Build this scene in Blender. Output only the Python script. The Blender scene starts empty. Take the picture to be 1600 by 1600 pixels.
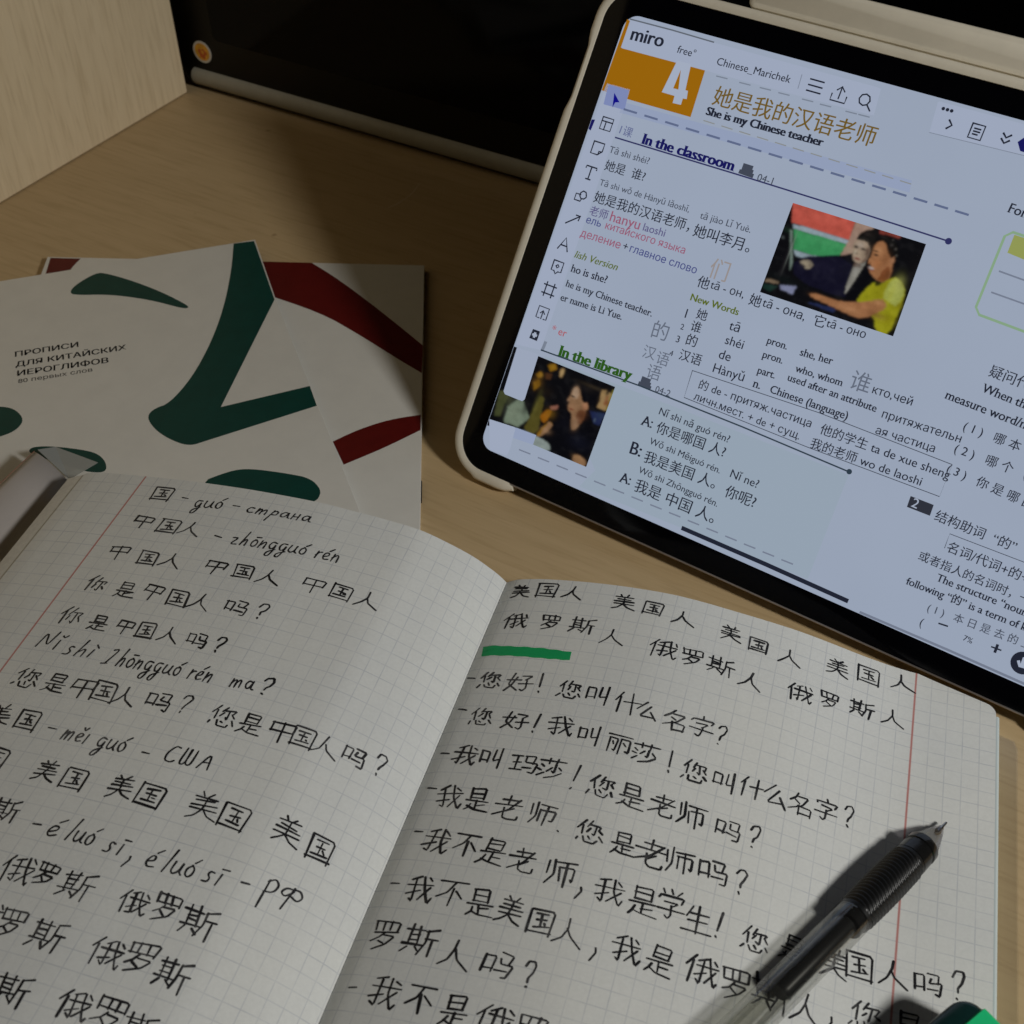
import bpy, bmesh, math, random, unicodedata
from mathutils import Vector, Matrix
from mathutils.geometry import tessellate_polygon

random.seed(11)
S = 0.001                                   # everything below is written in millimetres
scene = bpy.context.scene
COL = scene.collection

# ------------------------------------------------------------------ camera
PITCH, ROLL, CAM_H, FPX = 45.130, -0.0145, 335.53, 2014.1
cd = bpy.data.cameras.new('camera')
cam = bpy.data.objects.new('camera', cd)
COL.objects.link(cam)
cp, sp = math.cos(math.radians(PITCH)), math.sin(math.radians(PITCH))
fwd, up0, rt0 = Vector((0, cp, -sp)), Vector((0, sp, cp)), Vector((1, 0, 0))
cr, sr = math.cos(math.radians(ROLL)), math.sin(math.radians(ROLL))
rt, up = cr*rt0 + sr*up0, -sr*rt0 + cr*up0
m = Matrix.Identity(4)
for i in range(3):
    m[i][0], m[i][1], m[i][2] = rt[i], up[i], -fwd[i]
m[2][3] = CAM_H*S
cam.matrix_world = m
cd.sensor_width = 36
cd.lens = FPX/1600*36
cd.clip_start, cd.clip_end = 0.01, 50
cd.dof.use_dof = True
cd.dof.focus_distance = 0.425
cd.dof.aperture_fstop = 27
scene.camera = cam

# ------------------------------------------------------------------ world, lamp, exposure
w = bpy.data.worlds.new('World')
scene.world = w
w.use_nodes = True
w.node_tree.nodes['Background'].inputs[0].default_value = (1.0, 0.86, 0.68, 1)
w.node_tree.nodes['Background'].inputs[1].default_value = 0.002
ld = bpy.data.lights.new('desk_lamp_bulb', 'POINT')
ld.energy = 18.2
ld.color = (1.0, 0.98, 0.935)
ld.shadow_soft_size = 0.062
lamp = bpy.data.objects.new('desk_lamp_bulb', ld)
lamp.location = (0.597, -0.179, 0.586)
COL.objects.link(lamp)
scene.view_settings.view_transform = 'Standard'
scene.view_settings.look = 'None'
scene.view_settings.exposure = 0
scene.view_settings.gamma = 1
scene.view_settings.use_curve_mapping = False
scene.cycles.use_denoising = True
scene.cycles.max_bounces = 8
scene.cycles.transparent_max_bounces = 24
scene.cycles.caustics_reflective = False
scene.cycles.caustics_refractive = False

# ------------------------------------------------------------------ helpers
def tag(o, label=None, cat=None, group=None, kind=None):
    if label: o['label'] = label
    if cat: o['category'] = cat
    if group: o['group'] = group
    if kind: o['kind'] = kind
    return o

def empty(name, loc=(0, 0, 0), rz=0):
    o = bpy.data.objects.new(name, None)
    o.empty_display_size = 0.01
    COL.objects.link(o)
    o.location = [c*S for c in loc]
    o.rotation_euler = (0, 0, rz)
    return o

class MB:
    """collects faces (mm) and links them as ONE mesh object"""
    def __init__(self):
        self.v, self.f, self.mi, self.uv = [], [], [], {}
    def quadgrid(self, rows, mi=0, uvs=None, close=False):
        b = len(self.v); n = len(rows[0])
        for r in rows: self.v += [tuple(q) for q in r]
        for i in range(len(rows)-1):
            for j in range(n if close else n-1):
                k = (j+1) % n
                idx = (b+i*n+j, b+i*n+k, b+(i+1)*n+k, b+(i+1)*n+j)
                self.f.append(idx); self.mi.append(mi)
                if uvs: self.uv[len(self.f)-1] = (uvs[i][j], uvs[i][k], uvs[i+1][k], uvs[i+1][j])
    def face(self, pts, mi=0):
        b = len(self.v); self.v += [tuple(q) for q in pts]
        self.f.append(tuple(range(b, b+len(pts)))); self.mi.append(mi)
    def tess(self, pts3, pts2, mi=0):
        b = len(self.v); self.v += [tuple(q) for q in pts3]
        for t in tessellate_polygon([[Vector((a, c, 0)) for a, c in pts2]]):
            t = list(t)
            a, c, d = (pts2[k] for k in t)
            if (c[0]-a[0])*(d[1]-a[1])-(c[1]-a[1])*(d[0]-a[0]) < 0: t.reverse()
            self.f.append(tuple(b+k for k in t)); self.mi.append(mi)
    def loft(self, rings, mi=0, cap0=True, cap1=True):
        self.quadgrid(rings, mi, close=True)
        if cap0: self.face(list(reversed(rings[0])), mi)
        if cap1: self.face(rings[-1], mi)
    def prism(self, poly, z0, z1, mi=0, bev=0.0):
        c = [sum(p[k] for p in poly)/len(poly) for k in (0, 1)]
        def ring(z, d):
            out = []
            for (x, y) in poly:
                L = math.hypot(x-c[0], y-c[1]) or 1
                out.append((x-(x-c[0])/L*d, y-(y-c[1])/L*d, z))
            return out
        if bev:
            self.loft([ring(z0, bev), ring(z0+bev, 0), ring(z1-bev, 0), ring(z1, bev)], mi)
        else:
            self.loft([ring(z0, 0), ring(z1, 0)], mi)
    def build(self, name, mats, parent=None, smooth=False, fix=True):
        me = bpy.data.meshes.new(name)
        me.from_pydata([(x*S, y*S, z*S) for x, y, z in self.v], [], self.f)
        if not isinstance(mats, (list, tuple)): mats = [mats]
        for mt in mats: me.materials.append(mt)
        me.polygons.foreach_set('material_index', self.mi)
        if self.uv:
            l = me.uv_layers.new(name='UVMap')
            for p in me.polygons:
                q = self.uv.get(p.index)
                if q:
                    for li, c in zip(p.loop_indices, q): l.data[li].uv = c
        if smooth: me.polygons.foreach_set('use_smooth', [True]*len(me.polygons))
        if fix:
            bm = bmesh.new(); bm.from_mesh(me)
            bmesh.ops.remove_doubles(bm, verts=bm.verts, dist=1e-7)
            bmesh.ops.recalc_face_normals(bm, faces=bm.faces)
            bm.to_mesh(me); bm.free()
        me.update()
        o = bpy.data.objects.new(name, me)
        COL.objects.link(o)
        if parent is not None: o.parent = parent
        return o

def sharp(o, deg=35):
    """smooth shading that keeps hard edges"""
    me = o.data
    bm = bmesh.new(); bm.from_mesh(me)
    for f in bm.faces: f.smooth = True
    for e in bm.edges:
        e.smooth = not (len(e.link_faces) != 2 or e.calc_face_angle(0) > math.radians(deg))
    bm.to_mesh(me); bm.free()
    return o

def rrect(x0, y0, x1, y1, r, n=8):
    if not isinstance(r, (tuple, list)): r = (r,)*4
    out = []
    for (cx, cy, a0), q in zip(((x0, y0, 180), (x1, y0, 270), (x1, y1, 0), (x0, y1, 90)), r):
        px = cx + q if cx == x0 else cx - q
        py = cy + q if cy == y0 else cy - q
        for k in range(n+1):
            a = math.radians(a0 + 90*k/n)
            out.append((px+q*math.cos(a), py+q*math.sin(a)))
    return out

# ------------------------------------------------------------------ materials
def mat(name):
    mt = bpy.data.materials.new(name); mt.use_nodes = True
    nt = mt.node_tree
    return mt, nt, nt.nodes, nt.links, nt.nodes['Principled BSDF']

def noise(nt, scale, detail=4, rough=0.5, vec=None, stretch=None, coord='Object'):
    N, L = nt.nodes, nt.links
    n = N.new('ShaderNodeTexNoise'); n.inputs['Scale'].default_value = scale
    n.inputs['Detail'].default_value = detail; n.inputs['Roughness'].default_value = rough
    tc = N.new('ShaderNodeTexCoord'); mp = N.new('ShaderNodeMapping')
    if stretch: mp.inputs['Scale'].default_value = stretch
    L.new(tc.outputs[coord], mp.inputs['Vector']); L.new(mp.outputs[0], n.inputs['Vector'])
    return n

def ramp(nt, src, stops):
    r = nt.nodes.new('ShaderNodeValToRGB')
    while len(r.color_ramp.elements) < len(stops): r.color_ramp.elements.new(0.5)
    for e, (p, c) in zip(r.color_ramp.elements, stops):
        e.position = p; e.color = (*c, 1)
    nt.links.new(src, r.inputs[0])
    return r

def bump(nt, src, bsdf, strength, dist):
    b = nt.nodes.new('ShaderNodeBump'); b.inputs['Strength'].default_value = strength
    b.inputs['Distance'].default_value = dist
    nt.links.new(src, b.inputs['Height']); nt.links.new(b.outputs[0], bsdf.inputs['Normal'])

def plain(name, col, rough=0.5, var=0.06, spec=0.5, metal=0.0, scale=180, bmp=0.0):
    mt, nt, N, L, B = mat(name)
    n = noise(nt, scale, 5, 0.6)
    r = ramp(nt, n.outputs[0], [(0.3, [c*(1-var) for c in col]), (0.7, [min(1, c*(1+var)) for c in col])])
    L.new(r.outputs[0], B.inputs['Base Color'])
    B.inputs['Roughness'].default_value = rough
    B.inputs['Specular IOR Level'].default_value = spec
    B.inputs['Metallic'].default_value = metal
    if bmp: bump(nt, n.outputs[0], B, bmp, 0.0003)
    return mt

def wood(name, c0, c1, streak, axis):
    """veneer: broad tone bands and fine short pores running along one object axis"""
    mt, nt, N, L, B = mat(name)
    st = [26, 26, 26]; st[axis] = 1.6
    a = noise(nt, 1.0, 6, 0.6, stretch=st)
    base = ramp(nt, a.outputs[0], [(0.3, c0), (0.68, c1)])
    st2 = [520, 520, 520]; st2[axis] = 38
    p = noise(nt, 1.0, 3, 0.55, stretch=st2)
    pr = ramp(nt, p.outputs[0], [(0.36, (0, 0, 0)), (0.5, (1, 1, 1))])
    st3 = [170, 170, 170]; st3[axis] = 9
    p3 = noise(nt, 1.0, 4, 0.6, stretch=st3)
    pr3 = ramp(nt, p3.outputs[0], [(0.34, (0.93, 0.92, 0.90)), (0.62, (1, 1, 1))])
    mx = N.new('ShaderNodeMix'); mx.data_type = 'RGBA'
    L.new(pr.outputs[0], mx.inputs['Factor'])
    mx.inputs['A'].default_value = (*streak, 1)
    L.new(base.outputs[0], mx.inputs['B'])
    m2 = N.new('ShaderNodeMix'); m2.data_type = 'RGBA'; m2.blend_type = 'MULTIPLY'; m2.inputs['Factor'].default_value = 1
    L.new(mx.outputs['Result'], m2.inputs['A']); L.new(pr3.outputs[0], m2.inputs['B'])
    sp_ = noise(nt, 60, 2, 0.5)
    spr = ramp(nt, sp_.outputs[0], [(0.24, (0.62, 0.56, 0.5)), (0.27, (1, 1, 1))])
    m3 = N.new('ShaderNodeMix'); m3.data_type = 'RGBA'; m3.blend_type = 'MULTIPLY'; m3.inputs['Factor'].default_value = 1
    L.new(m2.outputs['Result'], m3.inputs['A']); L.new(spr.outputs[0], m3.inputs['B'])
    L.new(m3.outputs['Result'], B.inputs['Base Color'])
    B.inputs['Roughness'].default_value = 0.46
    B.inputs['Specular IOR Level'].default_value = 0.35
    bump(nt, pr.outputs[0], B, 0.08, 0.0002)
    return mt

def emit(name, col, k=1.0, var=0.0):
    mt, nt, N, L, B = mat(name)
    B.inputs['Base Color'].default_value = (0.004, 0.004, 0.005, 1)
    B.inputs['Roughness'].default_value = 0.3
    B.inputs['Specular IOR Level'].default_value = 0.0
    B.inputs['Emission Strength'].default_value = k
    if var:
        n = noise(nt, 22, 2, 0.5)
        r = ramp(nt, n.outputs[0], [(0.3, [c*(1-var) for c in col]), (0.7, [c*(1+var) for c in col])])
        L.new(r.outputs[0], B.inputs['Emission Color'])
    else:
        B.inputs['Emission Color'].default_value = (*col, 1)
    return mt

def srgb(r, g, b):
    f = lambda c: (c/12.92 if c <= 0.04045 else ((c+0.055)/1.055)**2.4)
    return tuple(f(x/255) for x in (r, g, b))

def paper(name, col, red=True):
    """squared paper: the ruling is drawn in page millimetres (UV), the red margin line at u = 0"""
    mt, nt, N, L, B = mat(name)
    tc = N.new('ShaderNodeTexCoord'); sx = N.new('ShaderNodeSeparateXYZ')
    L.new(tc.outputs['UV'], sx.inputs[0])
    def mth(op, a, b=None):
        q = N.new('ShaderNodeMath'); q.operation = op
        for k, x in enumerate((a, b)):
            if x is None: continue
            if isinstance(x, (int, float)): q.inputs[k].default_value = x
            else: L.new(x, q.inputs[k])
        return q.outputs[0]
    def near(x, half, soft):      # 1 on a ruled line, fading over `soft`
        fr = mth('ABSOLUTE', mth('SUBTRACT', mth('FRACT', mth('ADD', mth('DIVIDE', x, 5.0), 0.5)), 0.5))
        d = mth('MULTIPLY', fr, 5.0)
        q = N.new('ShaderNodeMapRange'); q.inputs['From Min'].default_value = half+soft; q.inputs['From Max'].default_value = half
        L.new(d, q.inputs['Value']); return q.outputs[0]
    fibre = noise(nt, 900, 4, 0.65); blot = noise(nt, 24, 3, 0.5)
    fr_ = ramp(nt, fibre.outputs[0], [(0.3, [c*0.955 for c in col]), (0.7, [min(1, c*1.03) for c in col])])
    bl_ = ramp(nt, blot.outputs[0], [(0.3, (0.935, 0.945, 0.955)), (0.7, (1, 1, 0.985))])
    m0 = N.new('ShaderNodeMix'); m0.data_type = 'RGBA'; m0.blend_type = 'MULTIPLY'; m0.inputs['Factor'].default_value = 1
    L.new(fr_.outputs[0], m0.inputs['A']); L.new(bl_.outputs[0], m0.inputs['B'])
    g = mth('MAXIMUM', near(sx.outputs[0], 0.07, 0.16), near(sx.outputs[1], 0.07, 0.16))
    fade = ramp(nt, noise(nt, 130, 2, 0.5).outputs[0], [(0.25, (0.10,)*3), (0.75, (0.40,)*3)])
    g = mth('MULTIPLY', g, fade.outputs[0])
    m1 = N.new('ShaderNodeMix'); m1.data_type = 'RGBA'
    L.new(g, m1.inputs['Factor']); L.new(m0.outputs['Result'], m1.inputs['A']); m1.inputs['B'].default_value = (0.24, 0.28, 0.37, 1)
    last = m1
    if red:
        q = N.new('ShaderNodeMapRange'); q.inputs['From Min'].default_value = 0.42; q.inputs['From Max'].default_value = 0.2
        L.new(mth('ABSOLUTE', sx.outputs[0]), q.inputs['Value'])
        m2 = N.new('ShaderNodeMix'); m2.data_type = 'RGBA'
        L.new(mth('MULTIPLY', q.outputs[0], 0.75), m2.inputs['Factor']); L.new(m1.outputs['Result'], m2.inputs['A']); m2.inputs['B'].default_value = (0.50, 0.10, 0.075, 1)
        last = m2
    L.new(last.outputs['Result'], B.inputs['Base Color'])
    B.inputs['Roughness'].default_value = 0.72; B.inputs['Specular IOR Level'].default_value = 0.25
    bump(nt, fibre.outputs[0], B, 0.10, 0.0002)
    return mt

def film(name, tint, trans, gloss_rough=0.12, gloss=0.12):
    """clear thin plastic: mostly see-through, a little body colour, a glossy face"""
    mt, nt, N, L, B = mat(name)
    out = N['Material Output']; N.remove(B)
    tr = N.new('ShaderNodeBsdfTransparent'); tr.inputs[0].default_value = (*tint, 1)
    df = N.new('ShaderNodeBsdfDiffuse'); df.inputs[0].default_value = (*[min(1, c*0.75) for c in tint], 1)
    gl = N.new('ShaderNodeBsdfGlossy'); gl.inputs['Roughness'].default_value = gloss_rough
    gl.inputs[0].default_value = (0.9, 0.9, 0.9, 1)
    a = N.new('ShaderNodeMixShader'); a.inputs[0].default_value = trans
    L.new(df.outputs[0], a.inputs[1]); L.new(tr.outputs[0], a.inputs[2])
    lw = N.new('ShaderNodeLayerWeight'); lw.inputs[0].default_value = 0.35
    n = noise(nt, 40, 2, 0.5)
    ml = N.new('ShaderNodeMath'); ml.operation = 'MULTIPLY_ADD'
    L.new(lw.outputs['Facing'], ml.inputs[0]); ml.inputs[1].default_value = 0.3; ml.inputs[2].default_value = gloss*0.3
    b = N.new('ShaderNodeMixShader'); L.new(ml.outputs[0], b.inputs[0])
    L.new(a.outputs[0], b.inputs[1]); L.new(gl.outputs[0], b.inputs[2])
    L.new(b.outputs[0], out.inputs['Surface'])
    return mt

M = {}
M['desk'] = wood('desk_veneer', (0.54, 0.395, 0.217), (0.575, 0.425, 0.238), (0.505, 0.365, 0.197), 0)
M['panel'] = wood('panel_veneer', (0.755, 0.625, 0.42), (0.79, 0.655, 0.445), (0.70, 0.57, 0.375), 2)
M['paper'] = paper('squared_paper', (0.755, 0.765, 0.745))
M['edge'] = plain('paper_edges', (0.70, 0.69, 0.64), 0.8, 0.08, 0.2, scale=700)
def ink_mat():
    mt, nt, N, L, B = mat('black_gel_ink')
    n = noise(nt, 420, 3, 0.6); n2 = noise(nt, 45, 2, 0.5)
    a = N.new('ShaderNodeMath'); a.operation = 'MULTIPLY'
    L.new(n.outputs[0], a.inputs[0]); L.new(n2.outputs[0], a.inputs[1])
    r = ramp(nt, a.outputs[0], [(0.15, (0.008, 0.008, 0.010)), (0.27, (0.022, 0.022, 0.025)), (0.40, (0.085, 0.085, 0.088))])
    L.new(r.outputs[0], B.inputs['Base Color'])
    B.inputs['Roughness'].default_value = 0.5; B.inputs['Specular IOR Level'].default_value = 0.25
    return mt
def marker_mat():
    """dried highlighter ink: dyes the paper but lets the ruling show, streaky along the stroke"""
    mt, nt, N, L, B = mat('green_highlighter_ink')
    out = N['Material Output']
    tr = N.new('ShaderNodeBsdfTransparent'); tr.inputs[0].default_value = (0.03, 0.62, 0.22, 1)
    n = noise(nt, 1.0, 3, 0.6, stretch=(90, 620, 300))
    r = ramp(nt, n.outputs[0], [(0.3, (0.014, 0.47, 0.165)), (0.7, (0.03, 0.66, 0.255))])
    L.new(r.outputs[0], B.inputs['Base Color']); B.inputs['Roughness'].default_value = 0.6
    f = ramp(nt, n.outputs[0], [(0.3, (0.30,)*3), (0.75, (0.62,)*3)])
    m_ = N.new('ShaderNodeMixShader'); L.new(f.outputs[0], m_.inputs[0]); L.new(B.outputs[0], m_.inputs[1]); L.new(tr.outputs[0], m_.inputs[2])
    L.new(m_.outputs[0], out.inputs['Surface'])
    return mt
M['ink'] = ink_mat()
M['refill_ink'] = plain('refill_ink', (0.004, 0.004, 0.005), 0.35, 0.1, 0.2)
M['hl'] = marker_mat()
M['film'] = film('clear_cover_film', (0.97, 0.97, 0.96), 0.985, 0.2, 0.02)
M['flap'] = film('cloudy_cover_flap', (0.74, 0.69, 0.66), 0.25, 0.6, 0.03)
M['flapend'] = film('grey_cover_film', (0.66, 0.68, 0.66), 0.5, 0.3, 0.05)
M['card'] = plain('coated_card', (0.70, 0.69, 0.645), 0.4, 0.03, 0.4, scale=90)
M['bgreen'] = plain('dark_green_print', (0.003, 0.050, 0.040), 0.45, 0.10, 0.25)
M['bred'] = plain('dark_red_print', (0.105, 0.006, 0.005), 0.45, 0.10, 0.25)
M['btext'] = plain('dark_print', (0.035, 0.033, 0.030), 0.5, 0.1, 0.3)
M['black_gloss'] = plain('black_gloss_plastic', (0.0035, 0.0035, 0.0035), 0.16, 0.1, 0.35)
M['black_satin'] = plain('black_satin_plastic', (0.0050, 0.0040, 0.0022), 0.42, 0.15, 0.16)
M['black_screen'] = plain('dark_monitor_glass', (0.0008, 0.0008, 0.001), 0.10, 0.1, 0.10)
M['silver'] = plain('silver_paint', (0.29, 0.275, 0.22), 0.5, 0.06, 0.5)
M['bezel'] = plain('tablet_glass_black', (0.0015, 0.0015, 0.0025), 0.12, 0.05, 0.2)
M['alu'] = plain('aluminium', (0.50, 0.45, 0.42), 0.35, 0.05, 0.5, metal=0.7)
M['case'] = plain('cream_silicone', (0.78, 0.725, 0.60), 0.6, 0.04, 0.35, scale=120)
M['rubber'] = plain('black_rubber', (0.006, 0.0065, 0.007), 0.36, 0.2, 0.5)
M['blackp'] = plain('black_plastic', (0.008, 0.008, 0.008), 0.2, 0.1, 0.5)
M['steel'] = plain('steel_tip', (0.45, 0.43, 0.40), 0.22, 0.05, 0.5, metal=1.0)
M['brass'] = plain('brass_tip', (0.42, 0.32, 0.14), 0.3, 0.08, 0.5, metal=0.9)
M['clear'] = film('clear_barrel', (0.86, 0.86, 0.845), 0.992, 0.10, 0.10)
M['cone'] = film('smoky_cone', (0.46, 0.44, 0.46), 0.90, 0.08, 0.3)
M['tube'] = film('clear_refill', (0.90, 0.90, 0.87), 0.985, 0.15, 0.05)
M['mgreen'] = plain('bright_green_plastic', (0.015, 0.60, 0.22), 0.42, 0.05, 0.4)
M['mdark'] = plain('dark_green_plastic', (0.006, 0.028, 0.026), 0.25, 0.1, 0.5)
M['st_w'] = plain('sticker_white', (0.55, 0.52, 0.46), 0.5)
M['st_o'] = plain('sticker_orange', (0.66, 0.32, 0.02), 0.5, 0.25, scale=500)
M['st_r'] = plain('sticker_red', (0.50, 0.09, 0.01), 0.5, 0.2, scale=500)
M['staple'] = plain('steel_staple', (0.05, 0.05, 0.05), 0.35, 0.1, metal=0.9)

# ---- notebook surface (millimetres): x runs across the spread from the gutter, v runs down the page
NB_S = (-1.80, 290.81)
NB_EX = (0.96436, -0.26458)
NB_EY = (-0.26458, -0.96436)
PROF_R = [(0, 9.5), (3, 11.7), (6, 13.0), (13, 15.1), (23.8, 17.3), (34.5, 18.9), (45, 19.9), (55.7, 20.3), (66.2, 19.6),
          (77, 18.2), (87, 16.8), (98, 14.9), (108.4, 12.3), (119, 9.4), (128, 7.4), (136, 6.3), (148, 6.0), (172, 6.0)]
PROF_L = [(0, 9.5), (2.2, 12.0), (4.8, 14.3), (11.5, 19.1), (20.3, 23.4), (30, 27.0), (42.5, 28.8), (51.5, 29.6), (65, 30.6), (88, 30.3),
          (102.6, 29.4), (117, 28.1), (130.2, 26.4), (137.3, 25.5), (145, 24.2), (150, 23.3), (155, 22.0), (160, 20.4), (166, 18.0)]

def _hermite(tab, x):
    n = len(tab)
    if x <= tab[0][0]:
        return tab[0][1]
    if x >= tab[-1][0]:
        return tab[-1][1]
    i = 0
    while tab[i + 1][0] < x:
        i += 1
    x0, y0 = tab[i]
    x1, y1 = tab[i + 1]
    def slope(k):
        if k == 0:
            return (tab[1][1] - tab[0][1]) / (tab[1][0] - tab[0][0])
        if k == n - 1:
            return (tab[-1][1] - tab[-2][1]) / (tab[-1][0] - tab[-2][0])
        return (tab[k + 1][1] - tab[k - 1][1]) / (tab[k + 1][0] - tab[k - 1][0])
    d = x1 - x0
    t = (x - x0) / d
    return ((2*t**3 - 3*t*t + 1)*y0 + (t**3 - 2*t*t + t)*d*slope(i) + (-2*t**3 + 3*t*t)*y1 + (t**3 - t*t)*d*slope(i + 1))

def page_h(x):
    return _hermite(PROF_R, x) if x >= 0 else _hermite(PROF_L, -x)

def page_pt(x, v, lift=0.0):
    w = 1.0 if x <= 0 else max(0.0, 1 - x / 160.0)
    xx = x - 0.038 * v * w
    return (NB_S[0] + NB_EX[0]*xx + NB_EY[0]*v, NB_S[1] + NB_EX[1]*xx + NB_EY[1]*v, page_h(x) + lift)


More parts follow.
